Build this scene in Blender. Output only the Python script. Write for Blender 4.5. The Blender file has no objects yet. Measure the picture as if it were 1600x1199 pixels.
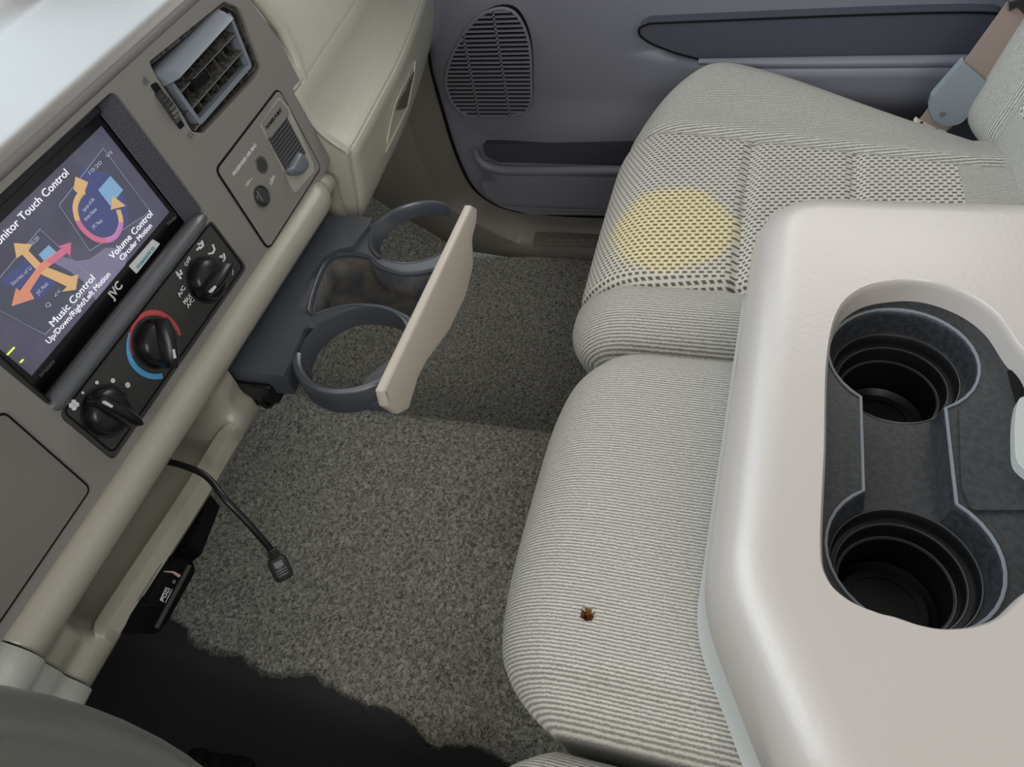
import bpy, bmesh, math, random
import numpy as np
from mathutils import Vector, Matrix
random.seed(4)
SC = bpy.context.scene
# ------------------------------------------------------------------ camera
F = 1155.0
R = np.array([[500, -1500, F], [-4018, -450, F], [0, 0, 0]], float)
R[0] /= np.linalg.norm(R[0]); R[1] -= R[1] @ R[0] * R[0]; R[1] /= np.linalg.norm(R[1]); R[2] = np.cross(R[0], R[1])
CAM = np.array([-.30, 0, .91])
cd = bpy.data.cameras.new('camera'); cam = bpy.data.objects.new('camera', cd); SC.collection.objects.link(cam)
cd.sensor_width = 36; cd.lens = F / 1600 * 36; cd.clip_start = .01; cd.clip_end = 50
mw = Matrix.Identity(4)
for i in range(3):
    mw[i][0] = R[i][0]; mw[i][1] = -R[i][1]; mw[i][2] = -R[i][2]; mw[i][3] = CAM[i]
cam.matrix_world = mw
SC.camera = cam
# ------------------------------------------------------------------ daylight
w = bpy.data.worlds.new('daylight'); SC.world = w; w.use_nodes = True
nt = w.node_tree; nt.nodes.clear()
out = nt.nodes.new('ShaderNodeOutputWorld'); bg = nt.nodes.new('ShaderNodeBackground')
tc = nt.nodes.new('ShaderNodeTexCoord'); sep = nt.nodes.new('ShaderNodeSeparateXYZ'); rmp = nt.nodes.new('ShaderNodeValToRGB')
nt.links.new(tc.outputs['Generated'], sep.inputs[0]); nt.links.new(sep.outputs['Z'], rmp.inputs[0])
e = rmp.color_ramp.elements
e[0].position = .0; e[0].color = (.25, .24, .22, 1)
e[1].position = 1.0; e[1].color = (.42, .40, .37, 1)
for p, c in ((.12, (.66, .78, .88, 1)), (.45, (.70, .86, 1.0, 1)), (.75, (.60, .58, .55, 1))):
    k = e.new(p); k.color = c
mrw = nt.nodes.new('ShaderNodeMapRange'); nt.links.new(sep.outputs['Y'], mrw.inputs[0]); mrw.interpolation_type = 'SMOOTHSTEP'
mrw.inputs[1].default_value = .05; mrw.inputs[2].default_value = .75; mrw.inputs[3].default_value = .62; mrw.inputs[4].default_value = 3.4
nt.links.new(rmp.outputs[0], bg.inputs[0]); nt.links.new(mrw.outputs[0], bg.inputs[1])
nt.links.new(bg.outputs[0], out.inputs[0])
def area(name, loc, target, size, sy, power, color):
    l = bpy.data.lights.new(name, 'AREA'); l.shape = 'RECTANGLE'; l.size = size; l.size_y = sy; l.energy = power; l.color = color
    o = bpy.data.objects.new(name, l); SC.collection.objects.link(o); o.location = loc
    o.rotation_euler = (Vector(target) - Vector(loc)).to_track_quat('-Z', 'Y').to_euler(); return o
area('windshield_daylight', (.1, 1.25, 1.55), (.0, .0, .4), 1.5, .7, 9, (.86, .94, 1.0))
area('passenger_window_daylight', (1.25, -.05, 1.25), (.0, -.1, .35), 1.0, .5, 6, (1.0, .96, .9))
area('driver_window_daylight', (-1.25, -.35, 1.35), (.3, .1, .3), 1.0, .5, 12, (1.0, .97, .93))
SC.view_settings.view_transform = 'Standard'; SC.view_settings.look = 'None'
SC.view_settings.exposure = 0.0; SC.view_settings.gamma = 1.0; SC.view_settings.use_curve_mapping = False

# ------------------------------------------------------------------ pixel -> place
def ray(x, y): return R @ np.array([x - 800, y - 599.5, F]) / F
def W(x, y, ax, v):
    d = ray(x, y); i = 'xyz'.index(ax); return Vector(CAM + d * ((v - CAM[i]) / d[i]))
AL = math.radians(10)
N = np.array([0, -math.cos(AL), math.sin(AL)]); D = np.array([0, -math.sin(AL), -math.cos(AL)])
OD = CAM - N * .485
MD = Matrix(((1, 0, 0, 0), (0, -D[1], N[1], OD[1]), (0, -D[2], N[2], OD[2]), (0, 0, 0, 1)))   # dash frame: x right, y up the face, z out of it
def DL(x, y, off=0.0):
    d = ray(x, y); p = CAM + d * (-(.485 - off) / (d @ N)); return (p[0], -float((p - OD) @ D))
def DLs(pts, off=0.0): return [DL(x, y, off) for x, y in pts]

# ------------------------------------------------------------------ materials
def lin(c): return tuple(((v / 255) / 12.92 if v / 255 <= .04045 else ((v / 255 + .055) / 1.055) ** 2.4) for v in c) + (1,)
MATS = {}
def mat(name, rgb, rough=.6, spec=.5, bump=None, var=None, emit=None, metal=0, rgb2=None):
    """bump=(scale, strength, distance, kind)  var=(scale, amount)"""
    if name in MATS: return MATS[name]
    m = bpy.data.materials.new(name); m.use_nodes = True; t = m.node_tree; b = t.nodes['Principled BSDF']
    b.inputs['Base Color'].default_value = lin(rgb); b.inputs['Roughness'].default_value = rough
    b.inputs['Specular IOR Level'].default_value = spec; b.inputs['Metallic'].default_value = metal
    tcn = t.nodes.new('ShaderNodeTexCoord')
    if var:
        n = t.nodes.new('ShaderNodeTexNoise'); n.inputs['Scale'].default_value = var[0]; n.inputs['Detail'].default_value = 5
        t.links.new(tcn.outputs['Object'], n.inputs['Vector'])
        mx = t.nodes.new('ShaderNodeMix'); mx.data_type = 'RGBA'
        c = rgb2 or tuple(v * (1 - var[1]) for v in rgb)
        mx.inputs['A'].default_value = lin(c); mx.inputs['B'].default_value = lin(rgb)
        rp = t.nodes.new('ShaderNodeValToRGB'); rp.color_ramp.elements[0].position = .38; rp.color_ramp.elements[1].position = .62
        t.links.new(n.outputs['Fac'], rp.inputs[0]); t.links.new(rp.outputs[0], mx.inputs['Factor']); t.links.new(mx.outputs['Result'], b.inputs['Base Color'])
    if bump:
        k = bump[3] if len(bump) > 3 else 'noise'
        if k == 'vor':
            n = t.nodes.new('ShaderNodeTexVoronoi'); n.inputs['Scale'].default_value = bump[0]; o = n.outputs['Distance']
        else:
            n = t.nodes.new('ShaderNodeTexNoise'); n.inputs['Scale'].default_value = bump[0]; n.inputs['Detail'].default_value = 4; o = n.outputs['Fac']
        t.links.new(tcn.outputs['Object'], n.inputs['Vector'])
        bp = t.nodes.new('ShaderNodeBump'); bp.inputs['Strength'].default_value = bump[1]; bp.inputs['Distance'].default_value = bump[2]
        t.links.new(o, bp.inputs['Height']); t.links.new(bp.outputs[0], b.inputs['Normal'])
    if emit:
        b.inputs['Emission Color'].default_value = lin(rgb); b.inputs['Emission Strength'].default_value = emit
    MATS[name] = m; return m
grey_dash = mat('grey_dash_vinyl', (132, 127, 121), .34, .5, (900, .25, .0006))
beige_dash = mat('beige_dash_vinyl', (186, 182, 166), .36, .8, (500, .35, .0008))
trim_beige = mat('beige_trim_plastic', (168, 162, 148), .32, .8, (700, .3, .0006))
column_grey = mat('column_grey', (160, 162, 158), .5, .4, (700, .2, .0005))
char = mat('charcoal_plastic', (58, 57, 56), .38, .5, (900, .2, .0004))
slate = mat('slate_plastic', (70, 74, 81), .28, .9, (900, .3, .0005))
black = mat('black_plastic', (22, 22, 24), .3, .5)
deep = mat('deep_black', (9, 9, 10), .7, .2)
gloss = mat('gloss_black', (14, 14, 17), .12, .5)
silver = mat('silver_grey_plastic', (108, 112, 118), .32, .5, (900, .2, .0004))
white = mat('white_print', (225, 225, 222), .5)
vent_dust = mat('dusty_vent_plastic', (92, 86, 78), .7, .3, (400, .4, .0006), (220, .5))
ventglow = mat('vent_hood', (122, 128, 136), .34, .5, (900, .2, .0003))
red = mat('red_print', (205, 78, 84), .5); blue = mat('blue_print', (88, 170, 220), .5)
door_mat = mat('door_vinyl', (118, 118, 126), .42, .4, (800, .2, .0005))
door_dark = mat('door_recess', (72, 73, 82), .55, .4, (800, .2, .0005))
kick = mat('kick_vinyl', (124, 118, 108), .36, .7, (500, .2, .0005))
con_mat = mat('console_vinyl', (168, 160, 153), .32, .85, (300, .22, .0007))
con_in = mat('console_rim', (176, 166, 160), .4, .45)
insert_mat = mat('insert_plastic', (44, 46, 49), .36, .5, (600, .3, .0004), (260, .25))
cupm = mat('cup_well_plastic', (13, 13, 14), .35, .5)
rubber = mat('black_rubber', (16, 16, 17), .8, .25, (300, .4, .001))
webm = mat('seat_belt_webbing', (150, 132, 124), .8, .2, (900, .5, .0008))
sleeve_m = mat('belt_sleeve', (136, 142, 148), .4, .5)
pale = mat('pale_label', (205, 200, 188), .6)
facep = mat('tray_face_plastic', (196, 186, 172), .34, .5, (700, .2, .0004))
wheel_m = mat('steering_wheel_leather', (84, 84, 78), .30, .8, (300, .2, .0006))
dirty = mat('dirty_bin', (66, 70, 76), .6, .3, (180, .5, .001), (60, .3), rgb2=(94, 88, 80))

def fabric(name, kind):
    m = bpy.data.materials.new(name); m.use_nodes = True; t = m.node_tree; b = t.nodes['Principled BSDF']; L = t.links.new
    b.inputs['Roughness'].default_value = .92; b.inputs['Specular IOR Level'].default_value = .15
    if 'Sheen Weight' in b.inputs: b.inputs['Sheen Weight'].default_value = .15
    tcn = t.nodes.new('ShaderNodeTexCoord'); mp = t.nodes.new('ShaderNodeMapping'); L(tcn.outputs['Object'], mp.inputs[0])
    mx = t.nodes.new('ShaderNodeMix'); mx.data_type = 'RGBA'; bp = t.nodes.new('ShaderNodeBump')
    nz = t.nodes.new('ShaderNodeTexNoise'); nz.inputs['Scale'].default_value = 700; L(tcn.outputs['Object'], nz.inputs['Vector'])
    if kind == 'rib':
        wv = t.nodes.new('ShaderNodeTexWave'); wv.bands_direction = 'X'; wv.inputs['Scale'].default_value = 2 * math.pi / (20 * .0026)
        wv.inputs['Distortion'].default_value = 1.6; wv.inputs['Detail'].default_value = 2; wv.inputs['Detail Scale'].default_value = 3
        L(mp.outputs[0], wv.inputs['Vector'])
        ad = t.nodes.new('ShaderNodeMath'); ad.operation = 'MULTIPLY_ADD'; L(nz.outputs['Fac'], ad.inputs[0]); ad.inputs[1].default_value = .8; L(wv.outputs['Fac'], ad.inputs[2])
        sb = t.nodes.new('ShaderNodeMath'); sb.operation = 'SUBTRACT'; L(ad.outputs[0], sb.inputs[0]); sb.inputs[1].default_value = .4; src = sb.outputs[0]
        mx.inputs['A'].default_value = lin((122, 120, 113)); mx.inputs['B'].default_value = lin((196, 193, 184))
        bp.inputs['Distance'].default_value = .0012; bp.inputs['Strength'].default_value = .5
        L(mx.outputs['Result'], b.inputs['Base Color'])
    else:
        br = t.nodes.new('ShaderNodeTexBrick'); L(mp.outputs[0], br.inputs['Vector'])
        mp.inputs['Rotation'].default_value = (0, 0, math.radians(86))
        br.inputs['Scale'].default_value = 1; br.inputs['Brick Width'].default_value = .0105; br.inputs['Row Height'].default_value = .0052
        br.inputs['Mortar Size'].default_value = .0013; br.inputs['Mortar Smooth'].default_value = .6; br.offset = .5
        # dark dashes sit where the brick's mortar is wide along one axis
        wx = t.nodes.new('ShaderNodeTexWave'); wx.bands_direction = 'Y'; wy = t.nodes.new('ShaderNodeTexWave'); wy.bands_direction = 'X'
        sp = t.nodes.new('ShaderNodeSeparateXYZ'); L(tcn.outputs['Object'], sp.inputs[0])
        def M(op, a, bb=None, c=None):
            n = t.nodes.new('ShaderNodeMath'); n.operation = op
            for i, v in enumerate((a, bb, c)):
                if v is None: continue
                if isinstance(v, (int, float)): n.inputs[i].default_value = v
                else: L(v, n.inputs[i])
            return n.outputs[0]
        rowp, colp = .0056, .0082
        rr = M('DIVIDE', M('ADD', sp.outputs['X'], M('MULTIPLY', sp.outputs['Y'], .10)), rowp)
        row = M('FLOOR', rr); fx = M('SUBTRACT', rr, row)
        cc = M('ADD', M('DIVIDE', M('SUBTRACT', sp.outputs['Y'], sp.outputs['Z']), colp), M('MULTIPLY', row, .5)); fy = M('FRACT', cc)
        dx = M('DIVIDE', M('ABSOLUTE', M('SUBTRACT', fx, .5)), .27); dy = M('DIVIDE', M('ABSOLUTE', M('SUBTRACT', fy, .5)), .29)
        dd = M('MAXIMUM', dx, dy)
        s = M('SMOOTH_MIN', 1.0, M('MULTIPLY', M('SUBTRACT', M('ADD', dd, M('MULTIPLY', nz.outputs['Fac'], .3)), .85), 2.2), .1)
        src = M('MAXIMUM', s, 0.0)
        mx.inputs['A'].default_value = lin((92, 87, 80)); mx.inputs['B'].default_value = lin((192, 187, 177))
        # a round yellow patch multiplied into the cloth colour
        st = t.nodes.new('ShaderNodeVectorMath'); st.operation = 'DISTANCE'; L(tcn.outputs['Object'], st.inputs[0]); st.inputs[1].default_value = YELLOW_PATCH
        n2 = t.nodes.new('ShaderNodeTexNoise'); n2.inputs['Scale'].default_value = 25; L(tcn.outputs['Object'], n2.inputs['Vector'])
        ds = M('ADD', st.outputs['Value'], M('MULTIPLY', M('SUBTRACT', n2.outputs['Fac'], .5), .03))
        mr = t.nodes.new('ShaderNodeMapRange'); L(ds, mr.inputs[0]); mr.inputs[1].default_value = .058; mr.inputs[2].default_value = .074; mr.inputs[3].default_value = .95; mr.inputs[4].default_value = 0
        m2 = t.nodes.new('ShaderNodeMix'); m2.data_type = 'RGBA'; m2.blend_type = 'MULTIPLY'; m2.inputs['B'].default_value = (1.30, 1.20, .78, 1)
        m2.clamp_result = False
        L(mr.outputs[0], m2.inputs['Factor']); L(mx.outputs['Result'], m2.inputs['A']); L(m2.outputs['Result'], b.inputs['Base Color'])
        bp.inputs['Distance'].default_value = .002; bp.inputs['Strength'].default_value = .6
        t.nodes.remove(br); t.nodes.remove(wx); t.nodes.remove(wy)
    L(src, mx.inputs['Factor']); L(src, bp.inputs['Height']); L(bp.outputs[0], b.inputs['Normal'])
    return m
PS = (.42, -.05, .0)
YELLOW_PATCH = tuple(W(1045, 362, 'z', .385) - Vector(PS))
rib = fabric('ribbed_seat_cloth', 'rib')
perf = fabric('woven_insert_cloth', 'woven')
def carpet_mat(name, c1, c2):
    m = bpy.data.materials.new(name); m.use_nodes = True; t = m.node_tree; b = t.nodes['Principled BSDF']; L = t.links.new
    b.inputs['Roughness'].default_value = 1; b.inputs['Specular IOR Level'].default_value = .05
    tcn = t.nodes.new('ShaderNodeTexCoord')
    n = t.nodes.new('ShaderNodeTexNoise'); n.inputs['Scale'].default_value = 250; n.inputs['Detail'].default_value = 3; n.inputs['Roughness'].default_value = .6
    n.inputs['Distortion'].default_value = 1.0
    L(tcn.outputs['Object'], n.inputs['Vector'])
    rp = t.nodes.new('ShaderNodeValToRGB'); rp.color_ramp.elements[0].position = .36; rp.color_ramp.elements[0].color = lin(c1)
    rp.color_ramp.elements[1].position = .66; rp.color_ramp.elements[1].color = lin(c2); L(n.outputs['Fac'], rp.inputs[0])
    L(rp.outputs[0], b.inputs['Base Color'])
    bp = t.nodes.new('ShaderNodeBump'); bp.inputs['Distance'].default_value = .004; bp.inputs['Strength'].default_value = .8
    L(n.outputs['Fac'], bp.inputs['Height']); L(bp.outputs[0], b.inputs['Normal']); return m
carpet_m = carpet_mat('grey_cut_pile', (96, 94, 87), (182, 179, 168))

# ------------------------------------------------------------------ object helpers
COL = SC.collection
ROOTLOC = {}
def thing(name, label, cat, loc, group=None):
    o = bpy.data.objects.new(name, None); COL.objects.link(o); o.location = loc; o.empty_display_size = .02
    o['label'] = label; o['category'] = cat
    if group: o['group'] = group
    ROOTLOC[o.name] = Vector(loc); return o
def tag(o, label, cat, group=None):
    o['label'] = label; o['category'] = cat
    if group: o['group'] = group
    return o
def struct(o): o['kind'] = 'structure'; return o
def mesh(name, verts, faces, m, parent=None, M=None, smooth=True, bevel=0, seg=3, sub=0, solid=0, weld=False, soff=-1):
    """verts are in world coordinates (or in the frame M)"""
    vs = [(M @ Vector(v)) if M is not None else Vector(v) for v in verts]
    off = Vector((0, 0, 0))
    if parent is not None: off = ROOTLOC.get(parent.name, Vector((0, 0, 0)))
    me = bpy.data.meshes.new(name); me.from_pydata([v - off for v in vs], [], faces); me.update()
    bm = bmesh.new(); bm.from_mesh(me)
    if weld: bmesh.ops.remove_doubles(bm, verts=bm.verts, dist=1e-5)
    if solid == 0: bmesh.ops.recalc_face_normals(bm, faces=bm.faces)
    bm.to_mesh(me); bm.free()
    o = bpy.data.objects.new(name, me); COL.objects.link(o); me.materials.append(m)
    if parent is not None: o.parent = parent; ROOTLOC[o.name] = Vector((0, 0, 0)) + off
    if parent is not None and parent.type == 'MESH':
        pass
    if smooth:
        for p in me.polygons: p.use_smooth = True
    if solid: s = o.modifiers.new('solid', 'SOLIDIFY'); s.thickness = solid; s.offset = soff
    if bevel:
        b = o.modifiers.new('bevel', 'BEVEL'); b.width = bevel; b.segments = seg; b.limit_method = 'ANGLE'; b.angle_limit = math.radians(40)
        b.harden_normals = False
    if sub: s = o.modifiers.new('sub', 'SUBSURF'); s.levels = sub; s.render_levels = sub
    if smooth and not sub:
        try:
            me.set_sharp_from_angle(angle=math.radians(42))
        except Exception: pass
    return o
class MB:
    def __init__(s): s.v = []; s.f = []
    def add(s, v, f):
        k = len(s.v); s.v += [tuple(p) for p in v]; s.f += [tuple(i + k for i in q) for q in f]
    def box(s, x0, x1, y0, y1, z0, z1):
        s.add([(x, y, z) for x in (x0, x1) for y in (y0, y1) for z in (z0, z1)], [(0, 1, 3, 2), (4, 6, 7, 5), (0, 4, 5, 1), (2, 3, 7, 6), (0, 2, 6, 4), (1, 5, 7, 3)])
    def tube(s, pts, r, n=12, cap=True, sy=1.0, closed=False):
        pts = [Vector(p) for p in pts]; m = len(pts); base = len(s.v); prev = None
        for i, p in enumerate(pts):
            if closed: t = pts[(i + 1) % m] - pts[i - 1]
            else: t = pts[min(i + 1, m - 1)] - pts[max(i - 1, 0)]
            t.normalize()
            if prev is None:
                a = Vector((0, 0, 1)) if abs(t.z) < .9 else Vector((1, 0, 0)); u = t.cross(a).normalized()
            else: u = (prev - t * prev.dot(t)).normalized()
            prev = u; vv = t.cross(u); rr = r[i] if isinstance(r, (list, tuple)) else r
            for k in range(n):
                a = 2 * math.pi * k / n; s.v.append(tuple(p + u * math.cos(a) * rr + vv * math.sin(a) * rr * sy))
        for i in range(m if closed else m - 1):
            j = (i + 1) % m
            for k in range(n): s.f.append((base + i * n + k, base + i * n + (k + 1) % n, base + j * n + (k + 1) % n, base + j * n + k))
        if cap and not closed:
            s.f.append(tuple(base + k for k in range(n))[::-1]); s.f.append(tuple(base + (m - 1) * n + k for k in range(n)))
    def lathe(s, c, prof, n=48, closed_end=True):
        """prof: (r, z) rings around local z at c"""
        base = len(s.v)
        for r, z in prof:
            for k in range(n):
                a = 2 * math.pi * k / n; s.v.append((c[0] + r * math.cos(a), c[1] + r * math.sin(a), c[2] + z))
        for i in range(len(prof) - 1):
            for k in range(n): s.f.append((base + i * n + k, base + i * n + (k + 1) % n, base + (i + 1) * n + (k + 1) % n, base + (i + 1) * n + k))
        if closed_end: s.f.append(tuple(base + (len(prof) - 1) * n + k for k in range(n)))
    def prism(s, outline, z0, z1):
        n = len(outline); b = len(s.v)
        s.v += [(x, y, z0) for x, y in outline] + [(x, y, z1) for x, y in outline]
        s.f.append(tuple(range(b, b + n))[::-1]); s.f.append(tuple(range(b + n, b + 2 * n)))
        for k in range(n): s.f.append((b + k, b + (k + 1) % n, b + n + (k + 1) % n, b + n + k))
    def go(s, name, m, parent=None, **k): return mesh(name, s.v, s.f, m, parent, **k)
def cat(pts, n=8, closed=False):
    P = [Vector(p) for p in pts]; m = len(P); o = []
    rng = range(m) if closed else range(m - 1)
    for i in rng:
        if closed: a, b, c, d = P[i - 1], P[i], P[(i + 1) % m], P[(i + 2) % m]
        else: a, b, c, d = P[max(i - 1, 0)], P[i], P[i + 1], P[min(i + 2, m - 1)]
        for k in range(n):
            t = k / n; o.append(.5 * ((2 * b) + (c - a) * t + (2 * a - 5 * b + 4 * c - d) * t * t + (3 * b - a - 3 * c + d) * t ** 3))
    if not closed: o.append(P[-1])
    return o
def cat2(pts, n=8, closed=True): return [(v.x, v.y) for v in cat([(p[0], p[1], 0) for p in pts], n, closed)]
def fillet(pts, r, n=6):
    P = [Vector((p[0], p[1])) for p in pts]; m = len(P); o = []
    rs = r if isinstance(r, (list, tuple)) else [r] * m
    for i in range(m):
        a, b, c = P[i - 1], P[i], P[(i + 1) % m]; u = (a - b); v = (c - b); lu, lv = u.length, v.length; u.normalize(); v.normalize()
        ang = u.angle(v, 0); d = min(rs[i] / max(math.tan(ang / 2), .05), lu * .48, lv * .48)
        p0 = b + u * d; p1 = b + v * d
        for k in range(n + 1):
            t = k / n; o.append(tuple(p0 * (1 - t) ** 2 + b * 2 * t * (1 - t) + p1 * t * t))
    return o
def rrect(x0, y0, x1, y1, r, n=6): return fillet([(x0, y0), (x1, y0), (x1, y1), (x0, y1)], r, n)
def area2(p): return sum(p[i][0] * p[(i + 1) % len(p)][1] - p[(i + 1) % len(p)][0] * p[i][1] for i in range(len(p))) / 2
def ccw(p): return p if area2(p) > 0 else p[::-1]
def offset(poly, d):
    """inset a ccw outline by d"""
    n = len(poly); o = []
    for i in range(n):
        a, b, c = Vector(poly[i - 1]), Vector(poly[i]), Vector(poly[(i + 1) % n])
        e1 = (b - a).normalized() if (b - a).length > 1e-9 else (c - b).normalized(); e2 = (c - b).normalized() if (c - b).length > 1e-9 else e1
        nn = Vector((-(e1.y + e2.y), e1.x + e2.x)); l = nn.length
        nn = nn / l if l > 1e-6 else Vector((-e1.y, e1.x))
        k = 1 / max(.6, nn.dot(Vector((-e1.y, e1.x)))); o.append(tuple(b + nn * d * k))
    return o
def fill(outer, holes):
    """triangulated planar region, 2-D"""
    bm = bmesh.new(); es = []
    for lp in [outer] + list(holes):
        vs = [bm.verts.new((p[0], p[1], 0)) for p in lp]
        es += [bm.edges.new((vs[i], vs[(i + 1) % len(vs)])) for i in range(len(vs))]
    bmesh.ops.triangle_fill(bm, use_beauty=True, use_dissolve=False, edges=es)
    bm.verts.index_update(); v = [tuple(x.co) for x in bm.verts]; f = [tuple(q.index for q in x.verts) for x in bm.faces]
    fl = []
    for q in f:
        a, b, c = (Vector(v[i]) for i in q[:3]); fl.append(q if (b - a).cross(c - a).z > 0 else q[::-1])
    bm.free(); return v, fl
def plate(name, outer, m, parent=None, M=MD, z0=-.005, z1=0.0, holes=(), bevel=0, seg=3, smooth=True):
    v, f = fill(outer, holes); b = MB()
    b.add([(x, y, z1) for x, y, _ in v], f); b.add([(x, y, z0) for x, y, _ in v], [q[::-1] for q in f])
    for lp in [outer] + list(holes):
        n = len(lp); b.add([(x, y, z0) for x, y in lp] + [(x, y, z1) for x, y in lp], [(k, (k + 1) % n, n + (k + 1) % n, n + k) for k in range(n)])
    return b.go(name, m, parent, M=M, weld=True, bevel=bevel, seg=seg, smooth=smooth)
def grid(name, rows, m, parent=None, closed=False, M=None, **k):
    nr, nc = len(rows), len(rows[0]); v = [tuple(p) for r_ in rows for p in r_]; f = []
    for i in range(nr - 1):
        for j in range(nc if closed else nc - 1):
            a = i * nc + j; b_ = i * nc + (j + 1) % nc; f.append((a, b_, b_ + nc, a + nc))
    return mesh(name, v, f, m, parent, M=M, **k)
def rings(outline, prof, hole=None, holeprof=None):
    """a pad: rings of the outline (inset, z) from below to the top, filled, with a rimmed hole"""
    b = MB(); o = ccw(outline); L = [[(x, y, z) for x, y in offset(o, i)] for i, z in prof]; n = len(o)
    for A, B in zip(L[:-1], L[1:]): b.add(A + B, [(k, (k + 1) % n, n + (k + 1) % n, n + k) for k in range(n)])
    b.add(L[0], [tuple(range(n))[::-1]])
    top = [(x, y) for x, y, z in L[-1]]; zt = prof[-1][1]
    if hole is None: v, f = fill(top, [])
    else:
        h = ccw(hole); H = [[(x, y, z) for x, y in offset(h, i)] for i, z in holeprof]; nh = len(h)
        for A, B in zip(H[:-1], H[1:]): b.add(A + B, [(k, nh + k, nh + (k + 1) % nh, (k + 1) % nh) for k in range(nh)])
        v, f = fill(top, [[(x, y) for x, y, z in H[0]]])
    b.add([(x, y, zt) for x, y, _ in v], f); return b
def rprof(r, z1, z0, n=7):
    return [(0, z0)] + [(r * (1 - math.cos(a)), z1 - r + r * math.sin(a)) for a in [math.pi / 2 * i / n for i in range(n + 1)]]
def rbox(nx, ny, nz, h, r):
    """dense rounded box centred at 0, half sizes h, radius r"""
    v = []; f = []
    def face(ax, s, na, nb):
        base = len(v); a1, a2 = [i for i in range(3) if i != ax]
        for i in range(na + 1):
            for j in range(nb + 1):
                p = [0, 0, 0]; p[ax] = s; p[a1] = -1 + 2 * i / na; p[a2] = -1 + 2 * j / nb
                q = [p[k] * h[k] for k in range(3)]; c = [max(-h[k] + r, min(h[k] - r, q[k])) for k in range(3)]
                d = Vector(q) - Vector(c); l = d.length
                if l > 1e-9: d = d / l * r
                v.append(tuple(Vector(c) + d))
        for i in range(na):
            for j in range(nb):
                a = base + i * (nb + 1) + j; q = (a, a + nb + 1, a + nb + 2, a + 1)
                f.append(q if (s > 0) != (ax == 1) else q[::-1])
    n = (nx, ny, nz)
    for ax in range(3):
        a1, a2 = [i for i in range(3) if i != ax]
        for s in (-1, 1): face(ax, s, n[a1], n[a2])
    return v, f
def sm(a, b, x):
    t = max(0, min(1, (x - a) / (b - a))); return t * t * (3 - 2 * t)
def text(name, s, p0, p1, h, m, parent, off=.0006, M=MD, flat=True, bold=0.0, shear=0, local=False, plane=None):
    """lettering laid on the dash plane from pixel p0 to p1 (baseline)"""
    a = Vector(p0 if local else DL(*p0, off)); b = Vector(p1 if local else DL(*p1, off)); L = (b - a).length; ang = math.atan2(b.y - a.y, b.x - a.x)
    cu = bpy.data.curves.new(name, 'FONT'); cu.body = s; cu.size = 1; cu.extrude = .02; cu.offset = bold; cu.shear = shear
    cu.resolution_u = 3
    to = bpy.data.objects.new('tmp', cu); COL.objects.link(to); bpy.context.view_layer.update()
    me = bpy.data.meshes.new_from_object(to.evaluated_get(bpy.context.evaluated_depsgraph_get()))
    bpy.data.objects.remove(to); xs = [v.co.x for v in me.vertices]; x0, x1 = min(xs), max(xs)
    sx = L / (x1 - x0); sy = h / .72; T = Matrix.Translation((a.x, a.y, off)) @ Matrix.Rotation(ang, 4, 'Z')
    o_ = MB(); o_.add([tuple(T @ Vector(((v.co.x - x0) * sx, v.co.y * sy, v.co.z * .01))) for v in me.vertices], [tuple(p.vertices) for p in me.polygons])
    return o_.go(name, m, parent, M=M, smooth=False)
def disc(name, c, r, m, parent, z=.0005, h=.0006, M=MD, n=24):
    b = MB(); b.prism([(c[0] + r * math.cos(2 * math.pi * k / n), c[1] + r * math.sin(2 * math.pi * k / n)) for k in range(n)], z - h, z); return b.go(name, m, parent, M=M)
def arcband(c, r0, r1, a0, a1, n=40):
    A = [math.radians(a0 + (a1 - a0) * k / n) for k in range(n + 1)]
    f0 = r0 if callable(r0) else (lambda t: r0); f1 = r1 if callable(r1) else (lambda t: r1)
    return [(c[0] + f1(k / n) * math.cos(a), c[1] + f1(k / n) * math.sin(a)) for k, a in enumerate(A)] + [(c[0] + f0(k / n) * math.cos(a), c[1] + f0(k / n) * math.sin(a)) for k, a in reversed(list(enumerate(A)))]

# ================================================================== FLOOR
def zf(x, y):
    hump = .17 * (1 - sm(.19, .285, x)) * sm(-.26, -.14, x)
    toe = .75 * max(0, y - .50) + .9 * max(0, y - .62) * .3
    z = .0 + max(hump, 0) + toe * (1 - .75 * (hump / .17)) 
    z += .004 * math.sin(x * 19 + 2.3 * math.sin(y * 7)) * math.sin(y * 15 + x * 5)
    return z
rows = [[(x, y, zf(x, y) + .012) for x in np.linspace(-.75, .745, 150)] for y in np.linspace(-.6, .95, 150)]
struct(grid('floor', rows, carpet_m))
# black sheet over the driver's side of the tunnel, uneven along its edge
mt = thing('dark_floor_sheet', 'black sheet over the driver side of the carpet hump, bottom left', 'floor mat', (-.45, .3, .03))
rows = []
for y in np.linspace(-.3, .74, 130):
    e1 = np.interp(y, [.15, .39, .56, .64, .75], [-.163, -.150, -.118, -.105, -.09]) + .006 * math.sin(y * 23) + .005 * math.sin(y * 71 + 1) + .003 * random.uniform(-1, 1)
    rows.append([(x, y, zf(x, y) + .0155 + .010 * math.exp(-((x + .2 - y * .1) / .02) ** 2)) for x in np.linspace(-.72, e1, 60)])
grid('floor_sheet', rows, mat('black_floor_sheet', (46, 44, 45), .7, .3, (300, .4, .001)), mt)
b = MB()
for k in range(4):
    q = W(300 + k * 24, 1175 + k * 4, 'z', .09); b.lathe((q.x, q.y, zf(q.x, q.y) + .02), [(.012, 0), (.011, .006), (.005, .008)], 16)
b.go('grip_stud', rubber, mt)

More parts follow.
